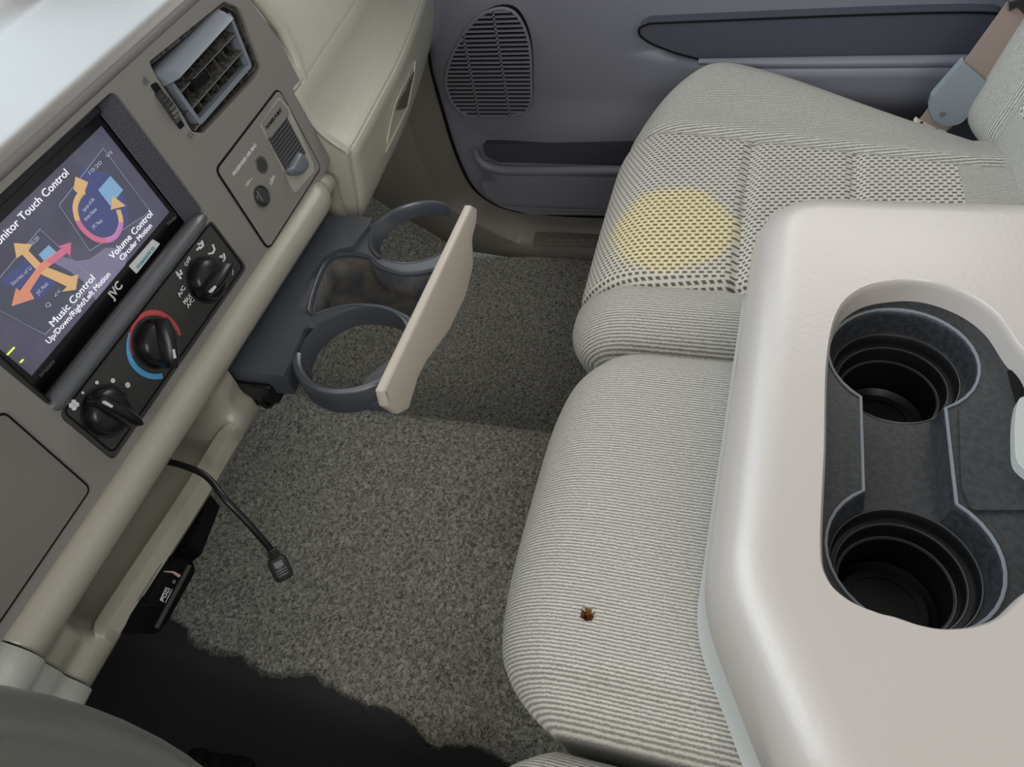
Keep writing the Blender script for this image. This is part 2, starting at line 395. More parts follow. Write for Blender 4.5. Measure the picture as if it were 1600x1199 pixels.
# ================================================================== CAB WALLS
b = MB(); b.box(-.75, .745, .95, .97, 0, .60); struct(b.go('wall_front', deep, smooth=False))
b = MB(); b.box(-.77, -.75, -.6, .95, 0, .70); struct(b.go('wall_driver_side', kick, smooth=False))
b = MB(); b.box(-.75, .745, -.62, -.60, 0, .80); struct(b.go('wall_rear', kick, smooth=False))
# door outline in the plane x = DX
DX = .745
cur = [(668, 60), (676, 110), (692, 170), (712, 235), (735, 285), (762, 311), (800, 327), (860, 334), (945, 338), (1040, 338)]
dc = [W(a, b_, 'x', DX) for a, b_ in cur]
dcv = [(v.y, v.z) for v in dc]
dcv = [(dcv[0][0] + .03, .62), (dcv[0][0] + .008, .5)] + dcv + [(-.2, dcv[-1][1]), (-.59, dcv[-1][1])]
dcs = cat2(dcv, 10, closed=False)
def doorx(y, z):
    """inner face of the door: x of the surface, smaller = towards the cab"""
    x = DX
    # armrest swelling
    e0 = W(1010, 62, 'x', DX); 
    a = sm(.20, -.02, y)
    x -= .048 * a * sm(.24, .345, z) * (1 - sm(.368, .380, z))
    x -= .012 * sm(.42, .30, y) * sm(.18, .22, z) * (1 - sm(.24, .31, z))
    # recess of the map pocket region: lower bulge
    g = sm(.455, .40, y)
    x -= .040 * g * sm(.105, .13, z) * (1 - sm(.186, .194, z))
    # swelling round the speaker
    sy, sz = (y - .405) / .075, (z - .375) / .11
    x -= .010 * max(0, 1 - (sy * sy + sz * sz) * .6)
    return x
dr = thing('passenger_door', 'slate grey passenger door panel with speaker grille, map pocket and armrest', 'car door', (DX, .0, .08))
top = [(y, z) for y, z in dcs]
poly = top + [(-.59, .80), (top[0][0], .80)]
# rows follow the front/bottom outline inward
def inside(y, z):
    c = False; n = len(poly); j = n - 1
    for i in range(n):
        if (poly[i][1] > z) != (poly[j][1] > z) and y < (poly[j][0] - poly[i][0]) * (z - poly[i][1]) / (poly[j][1] - poly[i][1]) + poly[i][0]: c = not c
        j = i
    return c
def front_y(z):
    best = None
    for i in range(len(dcs) - 1):
        (y0, z0), (y1, z1) = dcs[i], dcs[i + 1]
        if min(z0, z1) - 1e-9 <= z <= max(z0, z1) + 1e-9 and abs(z1 - z0) > 1e-9:
            yy = y0 + (y1 - y0) * (z - z0) / (z1 - z0)
            if best is None or yy > best: best = yy
    return best if best is not None else dcs[0][0]
zmin = min(z for y, z in dcs)
zl = sorted(set(list(np.linspace(zmin + .0004, .13, 26)) + list(np.linspace(.13, .45, 100)) + list(np.linspace(.45, .80, 14))))
rows = []
for z in zl:
    fy = front_y(min(z, .6)); 
    ys = [fy - (fy + .59) * (k / 110) ** 1.35 for k in range(111)]
    rows.append([(doorx(y, z) + .012 * math.exp(-max(0, fy - y) / .004) + .012 * math.exp(-(z - zmin) / .004), y, z) for y in ys])
grid('door_skin', rows, door_mat, dr, solid=.006, soff=1)
MX = Matrix(((0, 0, -1, DX), (1, 0, 0, 0), (0, 1, 0, 0), (0, 0, 0, 1)))      # frame in the door plane: (y, z, inward)
def XL(px, py, x=DX): v = W(px, py, 'x', x); return (v.y, v.z)
# dark gasket line round the door
b = MB(); b.tube([(DX + .001, y, z) for y, z in dcs], .0045, 8); b.go('door_gasket', deep, dr)
# map pocket: a dark slot above a rounded ledge
sl = fillet([XL(752, 229, .72), XL(1000, 224, .72), XL(1000, 262, .72), XL(790, 262, .72), XL(758, 247, .72)], .006)
plate('pocket_slot', sl, mat('pocket_inside', (66, 66, 74), .7, .2), dr, M=MX, z0=.004, z1=.0195)
pk = [W(*q, 'x', .70) for q in [(741, 236), (746, 250), (760, 262), (785, 268), (830, 269), (900, 269), (1000, 269)]]
b = MB(); b.tube([(p.x + .004, p.y, p.z) for p in cat(pk, 6)], [.004 + .004 * min(1, i / 12) for i in range(len(cat(pk, 6)))], 12); b.go('pocket_ledge', door_mat, dr)
lw = [XL(752, 282, .71), XL(1000, 282, .71), XL(1000, 332, .71), XL(830, 331, .71), XL(785, 318, .71), XL(762, 300, .71)]
plate('pocket_front', fillet(lw, [.005, .005, .005, .02, .02, .02]), door_mat, dr, M=MX, z0=.034, z1=.0435, bevel=.002)
b = MB(); b.tube([Vector((DX - .0440, y, z)) for y, z in [XL(775, 300, .70), XL(800, 318, .70), XL(840, 328, .70), XL(1000, 330, .70)]], .0018, 8); b.go('pocket_lip', silver, dr)
# armrest pad inset
ap = [XL(*q, .725) for q in [(1000, 42), (1012, 34), (1060, 30), (1500, 14), (1560, 30), (1540, 84), (1500, 88), (1150, 92), (1080, 84), (1030, 68), (1005, 54)]]
plate('armrest_inset', cat2(ap, 6), door_dark, dr, M=MX, z0=.002, z1=.0285, bevel=.003)
b = MB(); ol = cat2(ap, 6); b.tube([(DX - .029, y, z) for y, z in ol], .0016, 6, closed=True); b.go('inset_seam', deep, dr)
# armrest ledge
al_ = [W(*q, 'x', .690) for q in [(1090, 99), (1200, 101), (1350, 100), (1560, 98)]]
b = MB(); b.tube([(p.x + .012, p.y, p.z - .004) for p in al_], [.004, .007, .008, .008], 14); b.go('armrest_ledge', door_mat, dr)
# speaker grille
so = [XL(*q, .73) for q in [(790, 9), (812, 22), (828, 60), (832, 110), (830, 160), (812, 174), (770, 177), (735, 176), (712, 160), (700, 130), (703, 100), (715, 70), (735, 38), (760, 16)]]
so = ccw(cat2(so, 6))
sg = plate('speaker_grille', so, deep, dr, M=MX, z0=.004, z1=.0235)
b = MB(); b.tube([(DX - .0235, y, z) for y, z in so], .0024, 8, closed=True); b.go('grille_rim', door_mat, sg)
def span(poly_, z):
    xs = []
    for i in range(len(poly_)):
        (x0, y0), (x1, y1) = poly_[i - 1], poly_[i]
        if (y0 > z) != (y1 > z): xs.append(x0 + (x1 - x0) * (z - y0) / (y1 - y0))
    return (min(xs), max(xs)) if len(xs) > 1 else None
z0s = min(p[1] for p in so); z1s = max(p[1] for p in so)
nsl = 25
b = MB()
for k in range(nsl):
    z = z0s + (z1s - z0s) * (k + .5) / nsl; s_ = span(so, z)
    if s_: b.add(*(lambda a, c, z: ([(DX - .0225, a, z - .0013), (DX - .0225, c, z - .0013), (DX - .0275, c, z - .0013), (DX - .0275, a, z - .0013), (DX - .0225, a, z + .0009), (DX - .0225, c, z + .0009), (DX - .0275, c, z + .001), (DX - .0275, a, z + .001)], [(0, 1, 2, 3), (4, 7, 6, 5), (3, 2, 6, 7), (0, 4, 5, 1), (0, 3, 7, 4), (1, 5, 6, 2)]))(s_[0], s_[1], z))
b.go('grille_slats', door_mat, sg, smooth=False)
b = MB()
for f_ in (.32, .68):
    ys = min(p[0] for p in so) + (max(p[0] for p in so) - min(p[0] for p in so)) * f_
    zz = span([(p[1], p[0]) for p in so], ys)
    b.box(DX - .0275, DX - .0225, ys - .0012, ys + .0012, zz[0], zz[1])
b.go('grille_ribs', door_mat, sg, smooth=False)

# sill and kick panel: a flange that follows the door outline
rowsP = []
for i, (y, z) in enumerate(dcs):
    a = Vector(dcs[max(i - 1, 0)]); c = Vector(dcs[min(i + 1, len(dcs) - 1)]); t = (c - a).normalized(); nrm = Vector((-t.y, t.x))   # outward (down / forward)
    if nrm.y > 0 and abs(t.x) > .9: nrm = -nrm
    if nrm.x < 0 and abs(t.y) > .7: nrm = -nrm
    rowsP.append((y, z, nrm))
def outn(i):
    y, z, n = rowsP[i]; f_ = sm(.30, .44, y); v = Vector((f_ * 1.0, -(1 - f_) * 1.0)); return v.normalized()
rows = []
for d_, x_ in ((-.004, DX + .010), (.004, DX + .004), (.012, DX - .006), (.022, DX - .018), (.034, DX - .030), (.046, DX - .044)):
    rows.append([(x_, rowsP[i][0] + outn(i).x * d_, rowsP[i][1] + outn(i).y * d_) for i in range(len(rowsP))])
ext = []
rows.append([(DX - .050 , rowsP[i][0] + outn(i).x * (.05 + .30 * sm(.25, .45, rowsP[i][0])), max(-.0, rowsP[i][1] + outn(i).y * .07)) for i in range(len(rowsP))])
tr = grid('trim_1', rows, kick, solid=.003, soff=1); struct(tr)
# scuff plate with raised ovals
sp = thing('sill_plate', 'ribbed grey scuff plate along the passenger door sill', 'sill plate', (.70, .2, .03))
SZ = .052
pa = [W(837, 360, 'z', SZ), W(1000, 360, 'z', SZ), W(1000, 384, 'z', SZ), W(832, 381, 'z', SZ)]
plate('plate_body', [(p.x, p.y) for p in pa], kick, sp, M=Matrix.Identity(4), z0=SZ - .006, z1=SZ, bevel=.001)
b = MB()
for k in range(9):
    q = W(862 + k * 16.5, 373, 'z', SZ); b.lathe((q.x, q.y, SZ - .0002), [(.0058, 0), (.005, .0012), (.002, .0016)], 14)
    q = W(862 + k * 16.5, 362, 'z', SZ); b.lathe((q.x, q.y, SZ - .0002), [(.0040, 0), (.003, .001)], 12)
b.go('raised_ovals', kick, sp)

# ================================================================== SEATS
def deform_mesh(name, nx, ny, nz, lo, hi, r, fn, m, parent, split=None, sname=None, sm_=None, slabel=None):
    c = [(a + b_) / 2 for a, b_ in zip(lo, hi)]; h = [(b_ - a) / 2 for a, b_ in zip(lo, hi)]
    v, f = rbox(nx, ny, nz, h, r); v = [tuple(Vector(p) + Vector(c)) for p in v]
    if split:
        fa, fb = [], []
        for q in f:
            ctr = sum((Vector(v[i]) for i in q), Vector()) / 4; (fb if split(ctr) else fa).append(q)
    v2 = [fn(*p) for p in v]
    def part(n_, ff, mm):
        used = sorted({i for q in ff for i in q}); mp = {i: k for k, i in enumerate(used)}
        o = mesh(n_, [v2[i] for i in used], [tuple(mp[i] for i in q) for q in ff], mm, parent, weld=True); return o
    if not split: return part(name, f, m)
    part(name, fa, m); part(sname, fb, sm_)
def G(x, c, s): return math.exp(-((x - c) / s) ** 2)
# passenger seat
ps = thing('passenger_seat', 'light grey cloth passenger seat with woven insert and round yellow patch', 'car seat', PS)
S1, S2 = W(1000, 440, 'z', .385).x, W(1150, 203, 'z', .385).x
GY = W(1165, 320, 'z', .38).y; GY2 = W(1335, 300, 'z', .38).y
def fps(x, y, z):
    wt = sm(.27, .355, z); yr = sm(-.29, -.10, y)
    rr_ = max(0, min(1, (.12 - y) / .36)); dz = .030 * G(x, S2 + .105, .075) * (1 - .75 * rr_) - .024 * rr_ * rr_ * sm(S2 - .02, S2 + .13, x) + .006 * G(x, (S1 + S2) / 2, .12) + .003 * G(x, S1 - .03, .03)
    dz -= .009 * G(x, S2, .007) + .009 * G(x, S1, .007)
    if S1 < x < S2: dz -= .006 * G(y, GY, .006) + .004 * G(y, GY2, .006)
    dz -= .012 * sm(.09, .16, y)
    yy = y
    if x > .48: yy -= ((x - .48) / .2) ** 2 * .085 * sm(-.2, .15, y)
    if x < S1 + .02: yy -= 0
    yy -= .018 * (1 - wt) * sm(.05, .15, y)
    yy -= .004 * (G(x, S1, .006) + G(x, S2, .006)) * sm(.08, .14, y)
    x2 = x - .055 * rr_ * sm(S1, S2, x) - .055 * rr_ ** 1.3 * sm(S2, .68, x)
    return (x2, yy, z + dz * wt)
def isins(c): return S1 - .001 < c.x < S2 + .001 and c.z > .26 and c.y > -.215
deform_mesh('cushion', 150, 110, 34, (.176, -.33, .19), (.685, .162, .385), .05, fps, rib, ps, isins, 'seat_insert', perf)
def fpb(x, y, z):
    w_ = sm(-.33, -.28, y); d_ = .022 * G(x, .60, .055) + .02 * G(x, .22, .045)
    d_ -= .006 * G(x, .535, .008) + .006 * G(x, .295, .008)
    return (x - .02 * sm(.45, .8, z) * (1 if x > .5 else 0), y + d_ * w_ - (z - .38) * .22, z)
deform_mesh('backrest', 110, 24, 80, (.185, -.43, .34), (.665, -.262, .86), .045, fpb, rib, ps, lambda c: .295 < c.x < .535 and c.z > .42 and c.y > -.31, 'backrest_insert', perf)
# middle seat
ms = thing('middle_seat', 'light grey ribbed cloth middle seat with a small burn hole', 'car seat', (0, -.08, 0))
HP = W(917, 958, 'z', .405)
def fms(x, y, z):
    wt = sm(.27, .36, z)
    dz = .007 * (1 - (x / .17) ** 2) - .004 * G(x, -.150, .006) - .010 * sm(.07, .15, y)
    hd = math.hypot(x - HP.x, y - HP.y)
    dz -= .008 * (1 - sm(.0028, .0058, hd))
    yy = y - .030 * sm(.05, .16, y) * (abs(x) / .172) ** 4 - .02 * (1 - wt) * sm(.05, .15, y)
    return (x, yy, z + dz * wt)
def hole_split(c): return math.hypot((c.x - HP.x) * 1.0, c.y - HP.y) < .0048 and c.z > .3
ms_c = deform_mesh('cushion', 190, 200, 30, (-.174, -.33, .19), (.174, .150, .400), .052, fms, rib, ms, hole_split, 'burn_hole', mat('scorched_foam', (150, 104, 62), .9, .1, (500, .6, .001), (700, .5), rgb2=(52, 30, 18)))
# driver seat edge
ds = thing('driver_seat', 'light grey cloth driver seat, only its near front corner showing', 'car seat', (-.42, -.08, 0))
def fds(x, y, z):
    wt = sm(.27, .355, z)
    return (x, y - .03 * sm(.05, .14, y) * (abs(x + .43) / .25) ** 4, z + (.02 * G(x, -.24, .04)) * wt)
deform_mesh('cushion', 90, 70, 24, (-.68, -.33, .19), (-.180, .150, .372), .05, fds, rib, ds)
# seat bases under the cushions
for s_, (x0, x1) in ((ps, (.22, .64)), (ms, (-.13, .13)), (ds, (-.62, -.22))):
    b = MB(); b.box(x0, x1, -.28, .06, .012 if x0 > .1 or x0 < -.3 else .18, .195); b.go('seat_base', rubber, s_, bevel=.01)

# ================================================================== CENTRE CONSOLE (folded seat back)
co = thing('center_console', 'grey beige padded fold-down armrest console with two cup holder wells', 'console', (0, -.22, .40))
I4 = Matrix.Identity(4)
ZT = .512
outl = ccw(fillet([(-.228, -.50), (.258, -.50), (.258, -.012), (-.105, -.001), (-.228, -.062)], [.03, .03, .06, .10, .06], 12))
hl = [W(*q, 'z', ZT) for q in [(1291, 560), (1287, 700), (1281, 850), (1292, 905), (1325, 938), (1370, 958)]]
hole = [(p.x, p.y) for p in hl + [W(*q, 'z', ZT) for q in [(1400, 966), (1440, 979), (1480, 985), (1530, 980), (1570, 963), (1605, 930)]]] + [(-.07, -.182), (-.03, -.190), (.03, -.192), (.07, -.189)]
hr = [W(*q, 'z', ZT) for q in [(1592, 535), (1560, 490), (1515, 458), (1455, 438), (1400, 437), (1345, 450), (1308, 485)]]
hole += [(p.x, p.y) for p in hr]
hole = ccw(cat2(hole, 6))
b = rings(outl, [(.012, .412), (.004, .426), (.0, .45)] + rprof(.036, ZT, .46, 8)[1:], hole, [(0, ZT), (.0005, ZT - .0006), (.0015, ZT - .0025), (.0022, ZT - .006), (.003, ZT - .030)])
b.go('console_pad', con_mat, co, weld=True)
lo_ = offset(outl, -.001)
b = rings(lo_, [(.006, .409), (0, .4098), (-.002, .4112), (.003, .4125)]); b.go('lower_shell', column_grey, co, weld=True)
# insert
ZD = ZT - .020
c1, r1 = (.085, -.1155), .0475; c2, r2 = (-.067, -.1135), .0465
yl, yr_ = -.0885, -.1395
def arc_pts(c, r, a0, a1, n=30): return [(c[0] + r * math.cos(a0 + (a1 - a0) * k / n), c[1] + r * math.sin(a0 + (a1 - a0) * k / n)) for k in range(n + 1)]
aL = math.asin((yl - c1[1]) / r1); aR = math.asin((yr_ - c1[1]) / r1); bL = math.asin((yl - c2[1]) / r2); bR = math.asin((yr_ - c2[1]) / r2)
pea = arc_pts(c1, r1, -math.pi - aR, math.pi - aL) + arc_pts(c2, r2, bL, 2 * math.pi + bR)
pea = ccw(pea)
inw = offset(hole, -.006)
insr = MB(); v, f = fill(inw, [pea]); insr.add([(x, y, ZD) for x, y, _ in v], f)
nn = len(pea)
ch = [(0, 0), (.0012, -.0012), (.0018, -.005), (.004, -.020)]
L_ = [[(x, y, ZD + z) for x, y in offset(pea, i)] for i, z in ch]
for A, B in zip(L_[:-1], L_[1:]): insr.add(A + B, [(k, nn + k, nn + (k + 1) % nn, (k + 1) % nn) for k in range(nn)])
lp = [(x, y) for x, y, z in L_[-1]]
RI = .0415
circ = [[(c[0] + RI * math.cos(2 * math.pi * k / 60), c[1] + RI * math.sin(2 * math.pi * k / 60)) for k in range(60)] for c in (c1, c2)]
v, f = fill(lp, circ); insr.add([(x, y, ZD - .020) for x, y, _ in v], f)
ins = insr.go('cup_holder_insert', insert_mat, co, weld=True)
b = MB(); b.tube([(x, y, ZD + .0004) for x, y in pea], .0011, 6, closed=True); b.go('insert_rim', silver, ins)
for c in (c1, c2):
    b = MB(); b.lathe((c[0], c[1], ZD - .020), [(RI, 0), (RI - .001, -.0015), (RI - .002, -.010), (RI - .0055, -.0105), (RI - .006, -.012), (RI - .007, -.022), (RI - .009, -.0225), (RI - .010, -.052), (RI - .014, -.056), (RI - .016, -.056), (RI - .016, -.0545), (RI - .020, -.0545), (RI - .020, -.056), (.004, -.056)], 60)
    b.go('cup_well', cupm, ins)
    b = MB()
    for dz_, rr_ in ((0, RI), (-.0105, RI - .0045), (-.0223, RI - .0075)): b.tube([(c[0] + rr_ * math.cos(t / 60 * 2 * math.pi), c[1] + rr_ * math.sin(t / 60 * 2 * math.pi), ZD - .0198 + dz_) for t in range(60)], .0005, 5, closed=True)
    b.go('well_rings', char, ins)
# coin tray and latch at the right
q = [W(*p, 'z', ZD) for p in [(1497, 640), (1600, 640), (1640, 800), (1515, 800), (1500, 760)]]
plate('dirty_ledge', fillet(ccw([(p.x, p.y) for p in q]), .004), insert_mat, ins, M=I4, z0=ZD, z1=ZD + .0022, bevel=.001)
q = [W(*p, 'z', ZD) for p in [(1574, 580), (1640, 585), (1640, 640), (1588, 632)]]
plate('latch_slot', ccw([(p.x, p.y) for p in q]), deep, ins, M=I4, z0=ZD, z1=ZD + .0012)
q = [W(*p, 'z', ZD + .008) for p in [(1587, 640), (1584, 690), (1592, 730), (1640, 745), (1660, 625), (1600, 622)]]
plate('latch_handle', cat2([(p.x, p.y) for p in q], 5), column_grey, ins, M=I4, z0=ZD, z1=ZD + .010, bevel=.003)

# ================================================================== SEAT BELT
BX = .60
sb = thing('seat_belt', 'taupe seat belt with grey plastic sleeve hanging by the passenger backrest', 'seat belt', (BX, -.22, .38))
MXB = Matrix(((0, 0, -1, BX), (1, 0, 0, 0), (0, 1, 0, 0), (0, 0, 0, 1)))
def XB(px, py): v = W(px, py, 'x', BX); return (v.y, v.z)
wp = [XB(*q) for q in [(1592, -22), (1507, 95), (1436, 188), (1478, 206), (1553, 136), (1640, 30)]]
plate('webbing', ccw(wp), webm, sb, M=MXB, z0=-.001, z1=.001)
sv = [XB(*q) for q in [(1504, 92), (1553, 134), (1500, 190), (1476, 194), (1458, 184), (1450, 166), (1455, 148)]]
plate('sleeve', ccw(fillet(sv, [.002, .003, .01, .012, .012, .008, .01])), sleeve_m, sb, M=MXB, z0=-.006, z1=.006, bevel=.002)
q = XB(1472, 174); disc('sleeve_logo', q, .0035, silver, sb, z=.0068, h=.001, M=MXB)
b = MB(); pts = [W(*q, 'x', BX - .004) for q in [(1430, 188), (1445, 196), (1462, 204), (1476, 208)]]; b.tube(cat(pts, 4), .0065, 8, sy=.45); b.go('belt_tag', pale, sb)
tb = MB()
for q_ in [(1440, 192), (1450, 200), (1463, 203)]:
    p = W(*q_, 'x', BX - .011); tb.lathe(tuple(p), [(.0018, 0), (.0015, .001)], 8)
tb.go('tag_marks', black, sb)
b = MB(); pts = [W(*q, 'x', BX) for q in [(1575, 0), (1600, -8), (1620, 10)]]; b.tube(pts, .012, 10); b.go('belt_guide', black, sb)
# ================================================================== DASHBOARD
da = thing('dashboard', 'grey and beige moulded truck dashboard spanning the front of the cab', 'dashboard', (0, .50, .40))
def neg(pts): return [(x, -v) for x, v in pts]
VT, VB = -.138, -.337
stereo_hole = rrect(-.098, -.264, .111, -.150, .008)
clim_hole = rrect(-.099, -.3245, .1115, -.2700, .006)
vent_px = [(232, 97), (350, 2), (374, 12), (408, 103), (398, 122), (318, 208), (300, 206), (283, 176), (243, 118)]
vent_hole = ccw(fillet(DLs(vent_px), [.004, .006, .006, .006, .006, .006, .004, .002, .003]))
bz = [(-.62, VB), (.266, VB), (.289, -.331), (.300, -.302), (.3065, -.270), (.3095, -.218), (.300, -.168), (.290, VT), (-.62, VT)]
bz = ccw(fillet(bz, [0.001, .01, .012, .05, .05, .05, .03, .001, .001]))
plate('center_bezel', bz, grey_dash, da, z0=-.022, z1=0, holes=[ccw(stereo_hole), ccw(clim_hole), vent_hole], bevel=.0028, seg=4)
# top of the dash rolling forward from the bezel
def sect_top(x):
    o = []; p = Vector((0, VT)); a = 0
    o.append((x, VT - .007, .0002)); o.append((x, VT - .002, .0002)); y, z = VT, 0.0
    st = .0042
    for k in range(46):
        a = math.radians(80) * sm(-3, 5, k); st = .0026 if k < 8 else .0052; y += st * math.cos(a); z -= st * math.sin(a); o.append((x, y, z))
    for k in range(10): y += .035 * math.cos(a); z -= .035 * math.sin(a); o.append((x, y, z))
    o = [(px, py - .007 * G(-pz, .165, .02), pz) for px, py, pz in o]  # shallow dip shaped to put a darker band into the dash top's reflection
    return o
grid('dash_top', [sect_top(x) for x in np.linspace(-.62, .292, 40)], grey_dash, da, M=MD, solid=.004, soff=1)
# defroster slots across the top
b = MB()
for k in range(14):
    x0 = -.50 + k * .055; b.box(x0, x0 + .045, VT + .150, VT + .158, -.165, -.135)
# body behind everything
b = MB(); b.box(-.60, .27, -.30, -.16, -.10, -.055); b.go('bezel_back', deep, da, M=MD, smooth=False)
# door of the covered bin left of the climate controls
cb = ccw(fillet(neg([(x, v) for x, v in [(-.56, .236), (-.1215, .2385), (-.1245, .3215), (-.56, .326)]]), .006))
cb = ccw(fillet([(-.56, -.237), (-.1195, -.2385), (-.1245, -.3215), (-.56, -.326)], .006))
pd = plate('storage_door', cb, mat('storage_door_vinyl', (118, 112, 106), .45, .5, (900, .25, .0006)), da, z0=-.004, z1=.0012, bevel=.001)
b = MB(); b.tube([(x, y, .0004) for x, y in cb], .0011, 6, closed=True); b.go('door_gap', deep, pd, M=MD)
# slanted cut between the left panel and the stereo surround
b = MB(); b.tube([DL(0, 555, 0) + (.0002,), DL(78, 628, 0) + (.0002,)], .0006, 6); b.go('panel_joint', deep, da, M=MD)
# ---- lower trim: roll, coin tray, cup tray slot, lip
P0 = OD + D * .336
def section(c, x):
    flat = [(.4235, .4965), (.4175, .4955), (.4125, .493), (.4095, .489), (.4085, .483), (.4095, .477), (.4125, .472), (.4155, .4685), (.418, .4655),
            (.4185, .460), (.4185, .455), (.4185, .450), (.4175, .445), (.416, .440), (.4135, .435), (.4105, .430), (.407, .425), (.4055, .419), (.4065, .411), (.411, .404), (.42, .399), (.44, .396), (.47, .394)]
    deepc = [(.4235, .4965), (.4175, .4955), (.4125, .493), (.4095, .489), (.4085, .483), (.4095, .477), (.4125, .472), (.418, .4695), (.428, .4685),
            (.45, .467), (.474, .463), (.483, .450), (.483, .428), (.474, .413), (.45, .409), (.428, .4105), (.4165, .4215), (.4085, .4215), (.4065, .411), (.411, .404), (.42, .399), (.44, .396), (.47, .394)]
    o = []
    for i, (a, b_) in enumerate(zip(flat, deepc)):
        lip = (.006 + .006 * sm(-.05, -.2, x)) * sm(11, 15, i)
        o.append((x, a[0] * (1 - c) + b_[0] * c + lip, a[1] * (1 - c) + b_[1] * c))
    return o
def cc(x):
    a = sm(-.210, -.188, x) * (1 - sm(-.018, .008, x)); b_ = sm(.026, .034, x)
    return max(a, b_)
def endroll(s, x):
    t = max(0, (x - .235) / .035); k = t * t
    return [(px, py + .022 * k, pz - .006 * k) for px, py, pz in s]
xs = list(np.linspace(-.2305, -.165, 30)) + list(np.linspace(-.16, -.045, 20)) + list(np.linspace(-.042, .04, 34)) + list(np.linspace(.045, .23, 20)) + list(np.linspace(.235, .272, 12))
grid('lower_trim', [endroll(section(cc(x), x), x) for x in xs], trim_beige, da, solid=.003, soff=1)
xs = list(np.linspace(-.62, -.2318, 12))
def outs(s, d): return [(x, y - d * sm(.50, .49, z), z) for x, y, z in s]
grid('knee_panel', [outs(section(0, x), .0025 + .003 * sm(-.232, -.25, x)) for x in xs], mat('knee_panel_grey', (186, 186, 178), .45, .5, (700, .2, .0005)), da, solid=.003, soff=1)
b = MB(); b.tube([(-.2312, p[1] + .0006, p[2]) for p in section(0, -.2312)[1:20]], .0012, 6); b.go('knee_panel_gap', deep, da)
# end cap where the roll turns down beside the glove box
q = [Vector((.255, .4215, .485)), Vector((.270, .424, .482)), Vector((.280, .430, .470)), Vector((.284, .434, .450)), Vector((.284, .436, .40))]
b = MB(); b.tube(cat(q, 6), .0105, 16); b.go('trim_end', trim_beige, da)
# dark wiring cover under the lip
b = MB()
q = [tuple(W(*p, 'z', .380))[:2] for p in [(322, 765), (328, 775), (298, 850), (270, 872), (240, 880), (230, 800)]]
plate('wiring_cover', ccw(fillet(q, .003)), rubber, da, M=Matrix.Identity(4), z0=.360, z1=.380, bevel=.003)
# ---- passenger side
PR = [(.80, .745), (.62, .728), (.55, .715), (.505, .692), (.475, .655), (.455, .615), (.4395, .580), (.4365, .572)]
PR2 = [(.4365, .572), (.434, .562), (.4325, .55), (.429, .538), (.422, .525), (.411, .513), (.399, .5035)]
PR3 = [(.399, .5035), (.3985, .497), (.401, .485), (.4045, .465), (.4085, .445), (.415, .425), (.424, .412), (.44, .402), (.47, .395), (.56, .388)]
def sh(x): return .08 * max(0, x - .31) + .18 * max(0, x - .45) ** 1.5
def patch(name, prof, m, x0, x1, parent, dip=.0035, ndip=2, dipx=False, n=44):
    C_ = cat([(0, a, b_) for a, b_ in prof], 6); C_ = [(p.y, p.z) for p in C_]; rows = []; xs = list(np.linspace(x0, x1, n))
    if dipx: xs = [x0, x0 + .0012, x0 + .003] + xs[1:]
    for i, x in enumerate(xs):
        r_ = []
        for j, (y, z) in enumerate(C_):
            e_ = min(j, len(C_) - 1 - j); d_ = dip * max(0, 1 - e_ / ndip)
            if dipx: d_ = max(d_, dip * (1, .35, 0)[i] if i < 3 else 0)
            r_.append((x, y + sh(x) + d_, z - d_ * .3))
        rows.append(r_)
    return grid(name, rows, m, parent, solid=.004, soff=1)
patch('passenger_pad', PR, beige_dash, .292, .728, da)
patch('glove_box_surround', PR2, beige_dash, .290, .728, da)
b = MB(); 
for (y, z) in (PR[-1], PR3[0]): b.tube([(x, y + sh(x) + .0032, z) for x in np.linspace(.29, .74, 40)], .0022, 6)
b.go('pad_seam', deep, da)
gb = patch('glove_box_door', PR3, beige_dash, .300, .728, da, dipx=True)
pc = [(p.y, p.z) for p in cat([(0, a, c_) for a, c_ in PR2 + PR3[1:]], 6)]
pc = ccw([(y + .0012, z) for y, z in pc] + [(.60, .388), (.60, .57)])
plate('side_wall', pc, beige_dash, da, M=Matrix(((0, 0, 1, 0), (1, 0, 0, 0), (0, 1, 0, 0), (0, 0, 0, 1))), z0=.2895, z1=.302, bevel=.002)
# latch recess of the glove box
def GP(px, py, lift=0.0):
    best = None
    for x in np.linspace(.3, .7, 161):
        p = W(px, py, 'x', x)
        zs = [z for y, z in PR3]; ys = [y for y, z in PR3]
        if p.z > zs[0] or p.z < zs[5]: continue
        yy = np.interp(p.z, zs[5::-1], ys[5::-1]) + sh(x); d_ = abs(p.y - yy)
        if best is None or d_ < best[0]: best = (d_, Vector((x, yy - lift, p.z)))
    return best[1] if best else W(px, py, 'y', .42)
lt = [(642, 96), (641, 118), (636, 140), (632, 162), (612, 205), (598, 234), (598, 220), (604, 190), (610, 165), (622, 140), (632, 118)]
lp_ = [GP(a, b_, .0052) for a, b_ in lt]
cx = sum(lp_, Vector()) / len(lp_)
b = MB(); b.add([tuple(p) for p in lp_] + [(p.x, p.y + .012, p.z) for p in lp_], [tuple(range(len(lp_)))] + [(k, (k + 1) % len(lp_), len(lp_) + (k + 1) % len(lp_), len(lp_) + k) for k in range(len(lp_))])
b.go('latch_face', beige_dash, gb)
lt2 = [(640, 112), (636, 128), (631, 150), (628, 168), (612, 172), (618, 156), (628, 140), (633, 124)]
lp2 = [GP(a, b_, .0058) for a, b_ in lt2]
b = MB(); b.add([tuple(p) for p in lp2], [tuple(range(len(lp2)))]); b.go('latch_recess', mat('latch_shadowed_pull', (92, 86, 76), .6), gb, smooth=False, solid=.001)
